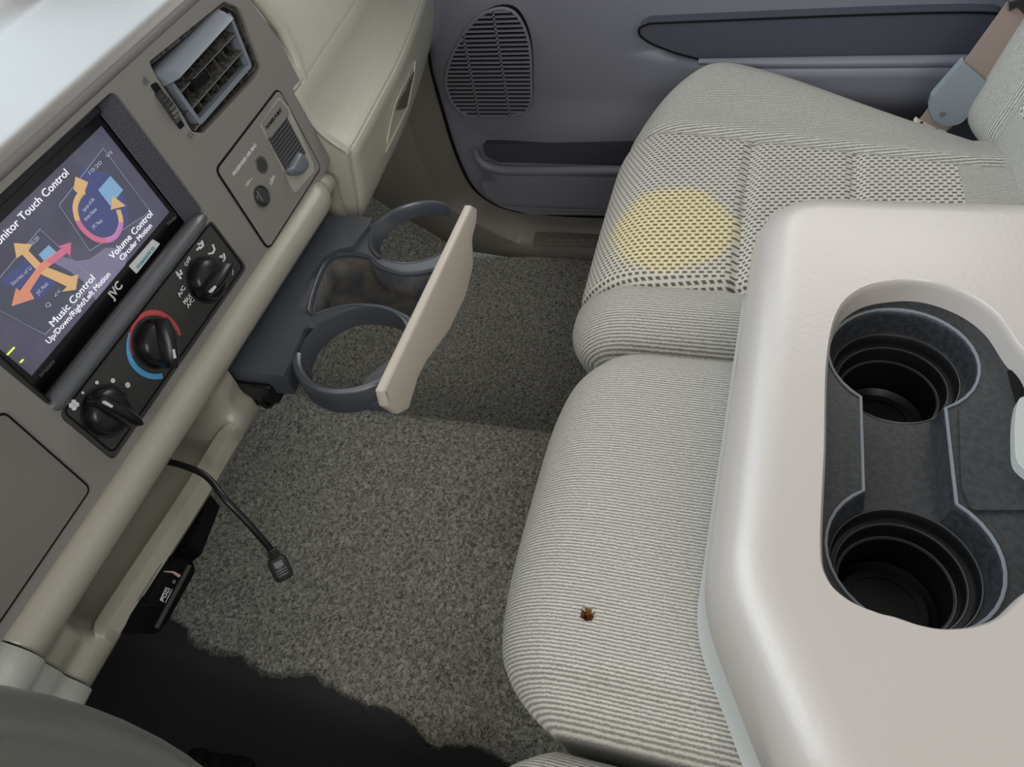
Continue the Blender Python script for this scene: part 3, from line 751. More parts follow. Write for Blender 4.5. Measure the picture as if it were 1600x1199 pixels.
b = MB(); b.tube([GP(a, b_, .0056) for a, b_ in [(642, 96), (640, 120), (630, 168), (612, 205), (596, 238)]], .0013, 8); b.tube([GP(a, b_, .0056) for a, b_ in [(633, 115), (620, 142), (609, 166), (604, 190), (598, 225)]], .0010, 8)
b.go('latch_lip', beige_dash, gb)
# bright edge strip between bezel and pad
q = [DL(*p, -.004) for p in [(392, -12), (412, 12), (438, 45), (460, 92), (471, 128), (475, 160)]]
b = MB(); b.tube([(p[0] + .004, p[1], -.006) for p in q], .0065, 10); b.go('bezel_edge_strip', beige_dash, da, M=MD)

# ---- stereo
st = thing('car_stereo', 'double-height touchscreen car stereo with glossy black frame', 'car stereo', (0, .46, .62))
ZR = -.016
fr = ccw(rrect(-.0945, -.262, .0985, -.151, .002))
scr = ccw([DL(158, 197, ZR), DL(268, 333, ZR), DL(50, 588, ZR), (DL(50, 588, ZR)[0], DL(158, 197, ZR)[1])])
sx0 = min(p[0] for p in scr); sx1 = max(p[0] for p in scr); sy0 = DL(160, 458, ZR)[1]; sy1 = DL(158, 197, ZR)[1]
scr = ccw([(sx0, sy0), (sx1, sy0), (sx1, sy1), (sx0, sy1)])
plate('stereo_frame', fr, gloss, st, z0=-.05, z1=ZR, holes=[scr], bevel=.0008)
def smat(name, rgb, s=1.0): return mat(name, rgb, .25, .5, emit=s)
base = plate('screen', scr, mat('screen_backlight', (92, 92, 106), .12, .5, var=(14, .35), emit=None), st, z0=ZR - .004, z1=ZR - .0012, smooth=False)
bm_ = MATS['screen_backlight']; bb = bm_.node_tree.nodes['Principled BSDF']; bb.inputs['Emission Color'].default_value = lin((104, 100, 122)); bb.inputs['Emission Strength'].default_value = .35
ZS = ZR - .0010
def spoly(name, px, m, dz=0, par=None):
    pts = ccw([DL(a, b_, ZS) for a, b_ in px]); v, f = fill(pts, []); b = MB(); b.add([(x, y, ZS + dz) for x, y, _ in v], f)
    return b.go(name, m, par or base, M=MD, smooth=False)
def sline(name, px, m, w_, dz=0, closed=True):
    b = MB(); b.tube([DL(a, b_, ZS) + (ZS + dz,) for a, b_ in px], w_, 4, closed=closed); return b.go(name, m, base, M=MD, smooth=False)
navy = smat('screen_navy', (74, 80, 122), .5); dim = smat('screen_dim', (78, 80, 94), .45); cyan = smat('screen_cyan', (122, 158, 190), .55)
haze_ = smat('screen_mauve', (120, 116, 140), .5); gold = smat('screen_gold', (196, 158, 112), .62); pink = smat('screen_pink', (184, 104, 128), .62); purp = smat('screen_purple', (172, 116, 164), .62); orange = smat('screen_orange', (196, 130, 106), .62)
wt_ = smat('screen_white', (218, 218, 224), .8); lnm = smat('screen_line', (150, 152, 166), .6)
spoly('panel_graphic', [(161, 232), (92, 321), (140, 392), (235, 331)], dim, .0001)
sline('panel_outline', [(161, 232), (92, 321), (140, 392), (235, 331)], lnm, .00025, .0002)
spoly('panel_graphic', [(128, 262), (110, 330), (150, 378), (200, 350), (200, 320), (170, 272)], navy, .0002)
spoly('album_tile', [(172, 275), (153, 297), (172, 322), (192, 297)], cyan, .0003)
spoly('panel_graphic', [(62, 358), (-30, 470), (70, 523), (132, 446)], dim, .0001)
sline('panel_outline', [(62, 358), (-30, 470), (70, 523), (150, 440)], lnm, .00025, .0002)
spoly('panel_graphic', [(40, 405), (0, 440), (60, 470), (100, 430)], navy, .00015)
spoly('album_tile', [(76, 383), (60, 398), (72, 412), (90, 396)], cyan, .0002)
spoly('hand_graphic', [(165, 387), (140, 405), (120, 408), (80, 395), (66, 402), (86, 412), (110, 425), (130, 440), (150, 470), (160, 465), (190, 430), (200, 400), (182, 388)], haze_, .00018)
# curved arrow
cxy = Vector(DL(155, 325, ZS)); 
cpx = [(128, 300), (120, 312), (117, 326), (121, 345), (131, 360), (146, 372), (162, 376), (178, 371), (187, 356), (188, 342), (184, 328)]
c3 = cat([DL(a, b_, ZS) + (ZS + .0005,) for a, b_ in cpx], 5)
for i0, i1, mm in ((0, 16, gold), (15, 32, pink), (31, 44, purp), (43, 51, gold)):
    b = MB(); b.tube(c3[i0:i1], .0021, 6, sy=.2); b.go('curved_arrow', mm, base, M=MD, smooth=False)
spoly('arrow_head', [(117, 276), (114, 296), (124, 306), (133, 304), (132, 298), (137, 285)], gold, .0006)
spoly('arrow_head', [(175, 306), (172, 328), (196, 322)], gold, .0006)
# cross arrows
spoly('cross_arrow', [(21, 380), (50, 382), (44, 392), (66, 415), (110, 432), (122, 429), (118, 453), (96, 456), (104, 448), (62, 428), (34, 398), (25, 404)], gold, .0004)
spoly('cross_arrow', [(110, 379), (109, 400), (104, 395), (66, 424), (46, 455), (53, 467), (17, 479), (24, 450), (30, 455), (62, 412), (96, 388), (90, 385)], orange, .0006)
spoly('cross_arrow', [(110, 379), (109, 400), (104, 395), (80, 414), (70, 408), (96, 388), (90, 385)], pink, .0008)
def H(px0, px1): return None
def st_t(nm, s, p0, p1, h, m=wt_, bold=0.0, off=ZS + .0009, par=None): return text('lettering', s, p0, p1, h, m, par or base, off=off, bold=bold)
st_t('', 'Monitor Touch Control', (-11, 394), (108, 272), .0052)
st_t('', 'Volume Control', (176, 406), (239, 336), .0050)
st_t('', 'Circular Motion', (191, 408), (238, 354), .0040)
st_t('', 'Music Control', (84, 511), (149, 436), .0050)
st_t('', 'Up/Down/Right/Left Motion', (77, 538), (173, 430), .0040)
for s, a, c in (('10:20', (141, 273), (160, 255)), ('Stories of Life', (132, 332), (148, 312)), ('Artist Name', (134, 346), (152, 328)), ('JVC Music', (146, 358), (161, 346)), ('Stories of Li', (20, 447), (50, 420)), ('JVC Music', (60, 462), (76, 444)), ('10:20', (50, 385), (62, 373)), ('VI', (168, 248), (176, 240))):
    st_t('', s, a, c, .0026, lnm)
st_t('', '<<', (88, 466), (96, 456), .003, lnm); st_t('', 'Q', (75, 482), (80, 475), .003, lnm)
yel = smat('screen_yellow', (214, 226, 90), 1.0)
b = MB()
for a, c in (((8, 558), (22, 543)), ((31, 567), (36, 562))): b.tube([DL(*a, ZS) + (ZS + .0003,), DL(*c, ZS) + (ZS + .0003,)], .0006, 5)
b.go('level_bars', yel, base, M=MD)
text('stereo_brand', 'JVC', (176, 469), (192, 447), .0062, white, st, off=ZR + .0002, bold=.02)
text('stereo_badge', 'siriusxm', (64, 590), (86, 566), .0030, silver, st, off=ZR + .0002)
text('stereo_model', 'KW-V620', (263, 352), (276, 341), .0022, silver, st, off=ZR + .0002)
sk = [DL(*p, ZR) for p in [(201, 416), (238, 374), (250, 381), (213, 428)]]
sticker = plate('white_sticker', ccw(fillet(sk, .001)), white, st, z0=ZR, z1=ZR + .0004, smooth=False)
text('sticker_lettering', 'maestro', (216, 420), (242, 388), .0036, mat('teal_print', (60, 160, 170), .5), sticker, off=ZR + .0006)
# rail inside the frame, top
b = MB(); b.box(-.094, .0985, -.1595, -.152, ZR, ZR + .006); b.go('stereo_top_rail', black, st, M=MD, bevel=.002)
# surround liner: the padded right wall and the silver ledge under the stereo
b = MB(); b.add([(.112, -.149, -.001), (.112, -.262, -.001), (.099, -.262, ZR + .001), (.099, -.149, ZR + .001), (.116, -.149, -.004), (.116, -.262, -.004), (.103, -.262, -.02), (.103, -.149, -.02)], [(0, 1, 2, 3), (4, 7, 6, 5), (0, 4, 5, 1), (2, 6, 7, 3), (0, 3, 7, 4), (1, 5, 6, 2)])
b.go('stereo_side_wall', mat('grained_wall', (66, 66, 74), .5, .5, (700, .8, .001)), da, M=MD, smooth=False)
ledge_m = mat('ledge_plastic', (88, 89, 92), .3, .7, (900, .2, .0004))
b = MB(); b.tube([(x, -.2648, -.0035) for x in np.linspace(-.099, .113, 40)], [.003] + [.0068] * 36 + [.006, .0045, .002], 16); b.go('stereo_ledge', ledge_m, da, M=MD)
b = MB(); b.box(-.0995, -.094, -.262, -.149, -.02, -.0012); b.go('stereo_left_wall', char, da, M=MD, smooth=False)
# ---- climate control panel
cl = thing('climate_control_panel', 'charcoal climate control panel with three rotary knobs below the stereo', 'control panel', (0, .43, .52))
plate('panel_face', ccw(rrect(-.0985, -.324, .111, -.2705, .0055)), char, cl, z0=-.01, z1=-.0006, bevel=.0012)
b = MB(); b.tube([(x, y, -.0001) for x, y in rrect(-.0945, -.3205, .1085, -.2715, .005)], .0006, 6, closed=True); b.go('panel_gap', deep, cl, M=MD)
def knob(px, py, g0, g1, mk):
    c = Vector(DL(px, py, .004)); r = .0172
    b = MB(); b.lathe((c.x, c.y, 0), [(r + .0025, -.0005), (r + .0025, .0004), (r + .001, .0006), (r, .0004), (r, .004), (r * .97, .0075), (r * .86, .0098), (r * .5, .0112), (.0005, .0115)], 56)
    k = b.go('control_knob', black, cl, M=MD)
    a = Vector(DL(*g0, .016)); e_ = Vector(DL(*g1, .016)); u = (e_ - a).normalized(); vv = Vector((-u.y, u.x)); L = r * 1.13
    rows = []
    for i in range(17):
        t = -1 + i / 8; ww = .0062 * math.sqrt(max(.0, 1 - .75 * t ** 4)) * (1 if abs(t) < .99 else .7); hh = .0105 * (1 - .25 * t * t)
        p = c + u * (t * L); rr_ = []
        for j in range(13):
            th = math.pi * j / 12; q = p + vv * (ww * math.cos(th)); rr_.append((q.x, q.y, .006 + (hh + .004) * math.sin(th) ** .6 if 0 < j < 12 else .003))
        rows.append(rr_)
    v = [p for r_ in rows for p in r_]; f = [(i * 13 + j, i * 13 + j + 1, i * 13 + 14 + j, i * 13 + 13 + j) for i in range(16) for j in range(12)] + [tuple(range(13)), tuple(range(16 * 13, 17 * 13))[::-1]]
    mesh('knob_grip', v, f, black, k, M=MD)
    m0 = Vector(DL(*mk, .0195)); b = MB(); b.prism([tuple(m0 + u * s_ * .0035 + vv * t_ * .0008) for s_, t_ in ((-1, -1), (1, -1), (1, 1), (-1, 1))], .0175, .0202); b.go('pointer_mark', white, k, M=MD, smooth=False)
    return c
k1 = knob(172, 643, (138, 618), (212, 664), (169, 632))
k2 = knob(249, 537, (247, 500), (262, 574), (272, 553))
k3 = knob(327, 437, (352, 402), (303, 464), (333, 452))
c = k2
def ang(px, py): p = DL(px, py); return math.degrees(math.atan2(p[1] - c.y, p[0] - c.x))
a0, a1 = ang(203, 520), ang(254, 586)
while a1 < a0: a1 += 360
plate('cold_arc', ccw(arcband(c, .0236, lambda t: .0246 + .0032 * sm(0, .5, t), a0, a1)), blue, cl, z0=-.0008, z1=-.0002, smooth=False)
a0, a1 = ang(214, 552), ang(294, 520)
while a1 > a0: a1 -= 360
plate('hot_arc', ccw(arcband(c, .0222, lambda t: .0228 + .0034 * sm(0, .6, t), a0, a1)), red, cl, z0=-.0008, z1=-.0001, smooth=False)
for (x, y, r_) in ((129, 614, .0009), (151, 598, .0013), (176, 595, .0017), (199, 602, .0021)): disc('fan_speed_dot', DL(x, y), r_, white, cl)
b = MB(); fc = Vector(DL(115, 633))
for k in range(4):
    a = math.radians(45 + 90 * k); cx_, cy_ = fc.x + .0021 * math.cos(a), fc.y + .0021 * math.sin(a)
    b.prism([(cx_ + .0018 * math.cos(t / 12 * 2 * math.pi), cy_ + .0018 * math.sin(t / 12 * 2 * math.pi)) for t in range(12)], -.0002, .0005)
b.go('fan_symbol', white, cl, M=MD)
text('lettering', 'OFF', (291, 417), (299, 404), .0030, white, cl)
text('lettering', 'A/C', (281, 465), (290, 450), .0034, white, cl, bold=.01)
text('lettering', 'MAX', (289, 476), (300, 463), .0034, white, cl, bold=.01)
text('lettering', 'A/C', (294, 482), (304, 469), .0034, white, cl, bold=.01)
def sym(pxs, w_=.0006, nm='airflow_symbol'):
    b = MB()
    for s_ in pxs: b.tube([DL(a, c_) + (.0002,) for a, c_ in s_], w_, 6)
    b.go(nm, white, cl, M=MD)
sym([[(315, 376), (317, 384), (312, 389)], [(307, 391), (312, 386)], [(316, 380), (309, 382)]], .0009)
sym([[(332, 382), (335, 390), (332, 396), (326, 397)]], .0009)
sym([[(349, 396), (351, 404), (348, 410)], [(343, 402), (346, 400), (347, 404)]], .0009)
sym([[(281, 422), (284, 428), (277, 430)], [(275, 425), (279, 430), (282, 436)]], .0009)
sym([[(361, 418), (364, 424), (363, 430)]], .0004)

# ---- air vent
av = thing('air_vent', 'swivelling dashboard air vent with dusty louvres above the airbag switch', 'air vent', (.21, .45, .65))
x0, x1 = .1555, .2665
b = MB(); b.box(.148, .276, -.228, -.146, -.058, -.050); b.go('vent_back', deep, av, M=MD, smooth=False)
plate('vent_housing', ccw(offset(vent_hole, -.001)), vent_dust, av, z0=-.05, z1=-.003, holes=[ccw(offset(vent_hole, .0035))], bevel=.001)
hd = ccw(fillet([DL(250, 112, .012), DL(350, 8, .012), DL(367, 24, .010), DL(274, 128, .010)], [.003, .004, .003, .003]))
HA, HB_ = DL(250, 112, .004), DL(350, 8, .004); HC, HD_ = DL(274, 130, .012), DL(368, 26, .012)
hs = [(0.0, -.030), (.0, -.004), (.06, .002), (.25, .0055), (.55, .0095), (.8, .0125), (.93, .0135), (1.0, .012), (1.03, .007), (1.03, -.030)]
rows = []
for i in range(21):
    t = i / 20; e_ = min(t, 1 - t) / .07; k_ = 0 if e_ >= 1 else (1 - math.sqrt(1 - (1 - e_) ** 2)) * .007
    rows.append([(HA[0] + (HB_[0] - HA[0]) * t + (HC[0] - HA[0]) * s_ * (1 - t) + (HD_[0] - HB_[0]) * s_ * t, HA[1] + (HB_[1] - HA[1]) * t + ((HC[1] - HA[1]) * (1 - t) + (HD_[1] - HB_[1]) * t) * s_, z_ - (k_ if z_ > -.01 else 0)) for s_, z_ in hs])
v = [p for r_ in rows for p in r_]; m_ = len(hs); f = [(i * m_ + j, i * m_ + (j + 1) % m_, (i + 1) * m_ + (j + 1) % m_, (i + 1) * m_ + j) for i in range(20) for j in range(m_)] + [tuple(range(m_)), tuple(range(20 * m_, 21 * m_))[::-1]]
mesh('vent_hood', v, f, ventglow, av, M=MD)
fo = ccw(fillet([DL(262, 118, .004), DL(364, 16, .004), DL(393, 104, .0), DL(312, 197, .0)], .004)); fi = offset(fo, .004)
plate('louvre_frame', fo, ventglow, av, z0=-.03, z1=.001, holes=[fi], bevel=.0012)
def vane(p0, p1, tilt=.0045, nm='louvre'):
    a = DL(*p0, 0); c_ = DL(*p1, 0); b = MB()
    b.add([(a[0], a[1], .000), (c_[0], c_[1], .000), (c_[0], c_[1] - .0012, .000), (a[0], a[1] - .0012, .000), (a[0], a[1] + tilt, -.013), (c_[0], c_[1] + tilt, -.013), (c_[0], c_[1] + tilt - .0012, -.013), (a[0], a[1] + tilt - .0012, -.013)],
          [(0, 1, 2, 3), (4, 7, 6, 5), (0, 4, 5, 1), (2, 6, 7, 3), (0, 3, 7, 4), (1, 5, 6, 2)])
    v_ = b.go(nm, vent_dust, av, M=MD, smooth=False)
    b = MB(); b.tube([(a[0], a[1] - .0006, .0004), (c_[0], c_[1] - .0006, .0004)], .00055, 6); b.go('louvre_edge', silver, v_, M=MD)
vane((279, 146), (371, 48)); vane((291, 178), (381, 76)); vane((303, 203), (389, 106))
for k in range(7):
    t = .10 + k * .13; xa = x0 + (x1 - x0) * t
    b = MB(); b.box(xa - .0006, xa + .0006, -.218, -.166, -.022, -.005); b.go('rear_fin', vent_dust, av, M=MD, smooth=False)
b = MB()
for k in range(8):
    p = DL(303 + 2.6 * k, 131 - 1.6 * k, .002); b.box(p[0] - .0006, p[0] + .0006, p[1] - .004, p[1] + .003, -.002, .003)
p = DL(312, 126, .002); b.box(p[0] - .010, p[0] + .010, p[1] - .0035, p[1] + .0028, -.004, .0015); b.go('louvre_tab', black, av, M=MD, smooth=False)
twc = Vector(DL(262, 168, 0))
b = MB(); ns = 44
for k in range(ns):
    a = 2 * math.pi * k / ns; a2 = a + math.pi / ns
    pass
prof = []
for k in range(ns * 2):
    a = 2 * math.pi * k / (ns * 2); r_ = .0265 if k % 2 else .0250; prof.append((r_ * math.cos(a), r_ * math.sin(a)))
v = [(twc.x - .0035, twc.y + p[0], -.0215 + p[1]) for p in prof] + [(twc.x + .0035, twc.y + p[0], -.0215 + p[1]) for p in prof]; n_ = len(prof)
b.add(v, [tuple(range(n_)), tuple(range(n_, 2 * n_))[::-1]] + [(k, (k + 1) % n_, n_ + (k + 1) % n_, n_ + k) for k in range(n_)])
b.go('thumbwheel', char, av, M=MD, smooth=False)
tp = [DL(*q) for q in [(234, 133), (244, 128), (288, 196), (281, 203)]]
plate('wheel_slot', ccw(fillet(tp, .002)), deep, av, z0=-.002, z1=.0006, bevel=.0004)
b = MB(); b.tube([DL(224, 121) + (.0008,), DL(231, 128) + (.0008,)], .0007, 6); b.tube([DL(222, 126) + (.0008,), DL(229, 133) + (.0008,)], .0005, 6); b.go('open_symbol', silver, av, M=MD)
b = MB(); b.tube([DL(*q) + (.0008,) for q in [(296, 207), (301, 211), (297, 216), (292, 211)]], .0004, 6, closed=True); b.go('closed_symbol', silver, av, M=MD)

# ---- airbag switch and power point panel
ab_ = thing('airbag_switch_panel', 'grey panel reading PASSENGER AIR BAG with key switch and power point', 'switch panel', (.2, .43, .56))
po = ccw(fillet([DL(434, 140), DL(499, 262), DL(418, 388), DL(338, 266)], .006))
plate('panel_plate', po, grey_dash, ab_, z0=-.004, z1=.0016, bevel=.0010)
b = MB(); b.tube([(x, y, .0003) for x, y in offset(po, -.0009)], .0010, 6, closed=True); b.go('panel_gap', deep, ab_, M=MD)
text('lettering', 'PASSENGER AIR BAG', (366, 275), (401, 228), .0030, white, ab_, off=.0018, bold=.012)
text('lettering', 'ON', (386, 292), (392, 284), .0028, white, ab_, off=.0018)
text('lettering', 'OFF', (424, 290), (430, 277), .0028, white, ab_, off=.0018)
disc('print_dot', DL(391, 280), .0007, white, ab_, z=.0019); disc('print_dot', DL(421, 281), .0007, white, ab_, z=.0019)
c = DL(407, 258); b = MB(); b.lathe((c[0], c[1], .0012), [(.0080, 0), (.0080, .0006), (.0070, .0003), (.0066, .0008), (.003, .0010), (.0005, .0010)], 32); b.go('indicator_lens', char, ab_, M=MD)
c = DL(406, 307); b = MB(); b.lathe((c[0], c[1], .0014), [(.0125, .0002), (.0122, .0008), (.0100, .0004), (.0094, .0006)], 40, False); b.go('lock_bezel', grey_dash, ab_, M=MD)
b = MB(); b.lathe((c[0], c[1], .0014), [(.0100, .0006), (.0096, .0022), (.0084, .0020), (.0078, .0010), (.0068, .0024), (.0005, .0026)], 40); kl = b.go('key_lock', char, ab_, M=MD)
a0 = Vector(DL(401, 299, .004)); a1 = Vector(DL(410, 314, .004)); b = MB(); b.tube([(a0.x, a0.y, .0042), (a1.x, a1.y, .0042)], .0009, 6); b.go('key_slot', silver, kl, M=MD)
# power point slide
rc = ccw(fillet([DL(433, 152), DL(449, 168), DL(487, 255), DL(489, 268), DL(458, 303), DL(404, 196)], .003))
pp = plate('slide_recess', rc, trim_beige, ab_, z0=.0, z1=.0020, bevel=.0005)
rc2 = ccw(fillet([DL(432, 157), DL(446, 172), DL(447, 183), DL(418, 217), DL(406, 193)], .002))
plate('slide_label', rc2, grey_dash, pp, z0=.0, z1=.0034, bevel=.0006)
text('lettering', 'POWER POINT', (418, 202), (441, 173), .0032, deep, pp, off=.0036, bold=.01)
e0a, e0b, e1a, e1b = (419, 218), (447, 184), (449, 272), (476, 240)
for k in range(11):
    t = k / 10.5; A_ = (e0a[0] + (e1a[0] - e0a[0]) * t, e0a[1] + (e1a[1] - e0a[1]) * t); B_ = (e0b[0] + (e1b[0] - e0b[0]) * t, e0b[1] + (e1b[1] - e0b[1]) * t)
    a = DL(*A_, .002); c_ = DL(*B_, .002); b = MB(); b.box(a[0], c_[0], min(a[1], c_[1]) - .0017, max(a[1], c_[1]) + .0003, .001, .0036); sl_ = b.go('slide_slat', char, pp, M=MD, bevel=.0004)
    b = MB(); b.tube([(a[0], max(a[1], c_[1]), .0037), (c_[0], max(a[1], c_[1]), .0037)], .0003, 5); b.go('slat_edge', silver, sl_, M=MD)
kp = cat2([DL(*q, .006) for q in [(449, 268), (456, 258), (467, 239), (474, 240), (482, 252), (482, 263), (473, 273), (460, 274)]], 5)
b = rings(ccw(kp), [(0, .001), (0, .004), (.0012, .0066), (.003, .0078), (.0045, .0082)]); b.go('slide_thumb_tab', silver, pp, M=MD, weld=True)

# ---- pull-out cup tray
ct = thing('cup_holder_tray', 'pulled-out dark plastic cup holder tray with beige face and two open rings', 'cup holder', (.15, .33, .44))
ZC = .452
def Z2(px, py, z=ZC): p = W(px, py, 'z', z); return (p.x, p.y)
sbx = [Z2(*q, .458) for q in [(582, 340), (576, 352), (551, 385), (530, 389), (508, 400), (487, 428), (462, 482), (470, 490), (484, 493), (455, 560), (443, 588)]]
sbx += [(sbx[-1][0], .50), (sbx[0][0], .50)]
plate('slide_box', ccw(fillet(sbx, [.002, .002, .002, .004, .006, .006, .003, .002, .002, .002, .002, .002, .002])), slate, ct, M=I4, z0=.432, z1=.458, bevel=.0015)
b = MB(); q0 = Z2(443, 588, .44); b.box(q0[0] - .018, q0[0] + .01, q0[1] + .004, .46, .420, .444); b.go('slide_rail', black, ct, bevel=.002)
A1 = Vector(Z2(583, 372)); A2 = Vector(Z2(719, 350)); A3 = Vector(Z2(640, 410)); A4 = Vector(Z2(645, 336))
B1 = Vector(Z2(473, 545)); B2 = Vector(Z2(637, 535)); B3 = Vector(Z2(565, 481)); B4 = Vector(Z2(560, 598))
def circ3(a, b_, c):
    ax, ay, bx, by, cx, cy = *a, *b_, *c; d = 2 * (ax * (by - cy) + bx * (cy - ay) + cx * (ay - by))
    ux = ((ax * ax + ay * ay) * (by - cy) + (bx * bx + by * by) * (cy - ay) + (cx * cx + cy * cy) * (ay - by)) / d
    uy = ((ax * ax + ay * ay) * (cx - bx) + (bx * bx + by * by) * (ax - cx) + (cx * cx + cy * cy) * (bx - ax)) / d
    return Vector((ux, uy)), math.hypot(ax - ux, ay - uy)
K1, Q1 = circ3(A1, A2, A3); K2, Q2 = circ3(B1, B2, B3)
print('RINGS', K1, Q1, K2, Q2, A4, B4)
YF = .268
yb = .352
def arcp(c, r, a0, a1, n=28): return [(c.x + r * math.cos(math.radians(a0 + (a1 - a0) * k / n)), c.y + r * math.sin(math.radians(a0 + (a1 - a0) * k / n))) for k in range(n + 1)]
# deck: from the box to the face between the rings (x runs across, y forward)
def angy(c, r, y): return math.degrees(math.asin(max(-1, min(1, (y - c.y) / r))))
f1 = 180 - angy(K1, Q1, yb); g1 = 180 - angy(K1, Q1, YF); f2 = angy(K2, Q2, yb); g2 = angy(K2, Q2, YF)
d1 = arcp(K1, Q1, max(f1 - 50, 70), 290); d2 = arcp(K2, Q2, -100, min(f2 + 40, 110))
d1 = [p for p in d1 if YF - .001 <= p[1] <= .372]; d2 = [p for p in d2 if YF - .001 <= p[1] <= .366]
deck = [(d1[0][0], .408)] + d1 + [(d1[-1][0], YF), (d2[0][0], YF)] + d2 + [(d2[-1][0], .408)]
deck = ccw(deck)
bino = ccw(cat2([Z2(*q) for q in [(486, 484), (506, 420), (528, 400), (572, 402), (592, 418), (625, 428), (655, 428), (690, 424), (672, 462), (650, 498), (634, 492), (612, 482), (590, 476), (550, 474), (510, 482)]], 4))
plate('tray_deck', deck, slate, ct, M=I4, z0=.440, z1=ZC, holes=[bino], bevel=.0012)
b = rings(offset(bino, -.002), [(.004, .418), (0, .420), (0, .449)])
vb = MB(); n_ = len(bino)
L0 = [(x, y, .4485) for x, y in offset(bino, -.0008)]; L1 = [(x, y, .422) for x, y in offset(bino, .001)]
vb.add(L0 + L1, [(k, (k + 1) % n_, n_ + (k + 1) % n_, n_ + k) for k in range(n_)]); v, f = fill([(x, y) for x, y, z in L1], []); vb.add([(x, y, .422) for x, y, _ in v], f)
bn = vb.go('tray_bin', dirty, ct, weld=True, solid=.0015, soff=1)
b = MB(); b.tube([(x, y, ZC) for x, y in offset(bino, -.0025)], .0014, 8, closed=True); b.go('bin_rim', slate, bn)
def band(nm, c, r, a0, a1, zt, zb0, zb1, th=.0045, taper=True):
    rows = []; A = np.linspace(a0, a1, 40)
    for i, a in enumerate(A):
        t = i / 39; ca, sa = math.cos(math.radians(a)), math.sin(math.radians(a)); zb = zb0 + (zb1 - zb0) * t
        e_ = 1 if not taper else max(.35, min(1, (1 - t) * 10)); hh = th * e_
        prof = [(r, zt - .001), (r + hh * .3, zt + .0008), (r + hh * .8, zt + .0004), (r + hh, zt - .0015), (r + hh * .9, zb + .001), (r + hh * .5, zb), (r - .0008, zb)]
        rows.append([(c.x + q * ca, c.y + q * sa, z) for q, z in prof])
    v = [p for r_ in rows for p in r_]; m_ = 7; f = [(i * m_ + j, i * m_ + (j + 1) % m_, (i + 1) * m_ + (j + 1) % m_, (i + 1) * m_ + j) for i in range(39) for j in range(m_)] + [tuple(range(m_))[::-1], tuple(range(39 * m_, 40 * m_))]
    return mesh(nm, v, f, slate, ct)
band('ring_wall', K1, Q1 - .0005, 100, 285, ZC, .428, .436, .003, False); band('ring_wall', K2, Q2 - .0005, -105, 120, ZC, .436, .428, .003, False)
band('cup_ring_arm', K1, Q1, 150, -32, ZC + .002, .430, .442, .005); band('cup_ring_arm', K2, Q2, 108, 290, ZC + .002, .424, .430, .008)
MY = Matrix(((1, 0, 0, 0), (0, 0, -1, YF), (0, 1, 0, 0), (0, 0, 0, 1)))     # x, z, towards the rear
def YP(px, py): p = W(px, py, 'y', YF - .008); return (p.x, p.z)
fp = [YP(*q) for q in [(600, 612), (738, 321), (747, 326), (745, 350), (739, 372), (741, 415), (728, 465), (703, 518), (668, 566), (655, 590), (640, 640), (625, 648), (606, 636)]]
fpo = ccw(fillet(fp, [.002, .002, .003, .01, .01, .02, .02, .02, .02, .01, .004, .004, .004]))
b = rings(fpo, [(.0005, 0), (0, .0006), (0, .0055), (.0008, .0070), (.002, .0078), (.0035, .0080)]); b.go('face_plate', facep, ct, M=MY, weld=True)
lp3 = [Z2(*q, .432) for q in [(549, 630), (612, 640), (618, 555), (572, 590)]]
plate('lower_plate', ccw(fillet(lp3, .003)), slate, ct, M=I4, z0=.429, z1=.432, bevel=.0008)
# ---- black socket ring under the tray
sr = thing('socket_ring', 'small round black socket ring tucked under the cup tray', 'power socket', (.03, .41, .40))
c3 = W(414, 614, 'y', .405); b = MB(); b.tube([c3 + Vector((.0125 * math.cos(t / 32 * 2 * math.pi), -.004, .0125 * math.sin(t / 32 * 2 * math.pi))) for t in range(32)], .0022, 8, closed=True)
b.go('ring_rim', black, sr)
b = MB(); b.lathe((0, 0, 0), [(.0125, 0), (.0125, -.03), (.001, -.03)], 32); mesh('socket_barrel', [(c3.x + p[0], c3.y - .003 - p[2], c3.z + p[1]) for p in b.v], b.f, deep, sr)
# bracket seen in the corner of the tray opening
b = MB(); q = [DL(*p, -.012) for p in [(354, 598), (360, 590), (378, 610), (373, 614)]]
plate('tray_bracket', ccw(q), mat('steel_clip', (130, 124, 116), .4, .5, metal=.6), da, z0=-.013, z1=-.012, smooth=False)

# ---- adapter box under the lip
ia = thing('media_adapter', 'small glossy black media adapter box clipped under the dashboard, silver lettering', 'adapter', (-.15, .42, .39))
IO = -.010
io = ccw(fillet([DL(*q, IO) for q in [(262, 868), (300, 876), (306, 892), (262, 972), (246, 990), (190, 992), (205, 960)]], [.005, .004, .005, .005, .005, .004, .005]))
plate('adapter_case', io, gloss, ia, z0=IO - .03, z1=IO, bevel=.003, seg=4)
fo_ = ccw(fillet([DL(*q, IO) for q in [(262, 874), (292, 880), (256, 948), (222, 950)]], .003))
plate('adapter_face', fo_, mat('smoked_face', (18, 17, 20), .08, .6), ia, z0=IO, z1=IO + .0012, bevel=.0004)
b = MB(); b.tube([DL(*q, IO) + (IO + .0014,) for q in [(254, 893), (268, 894), (278, 900)]], [.0003, .0008, .0014], 6); b.go('swoosh_print', mat('pink_print', (214, 170, 164), .5), ia, M=MD)
disc('round_mark', DL(270, 909, IO), .0016, silver, ia, z=IO + .0016)
fr_ = [DL(*q, IO) for q in [(257, 918), (267, 921), (256, 942), (248, 938)]]
b = MB(); b.tube([(x, y, IO + .0015) for x, y in fr_], .0003, 5, closed=True); b.go('print_frame', white, ia, M=MD)
text('lettering', 'POD', (255, 941), (266, 921), .0036, white, ia, off=IO + .0016, bold=.01)
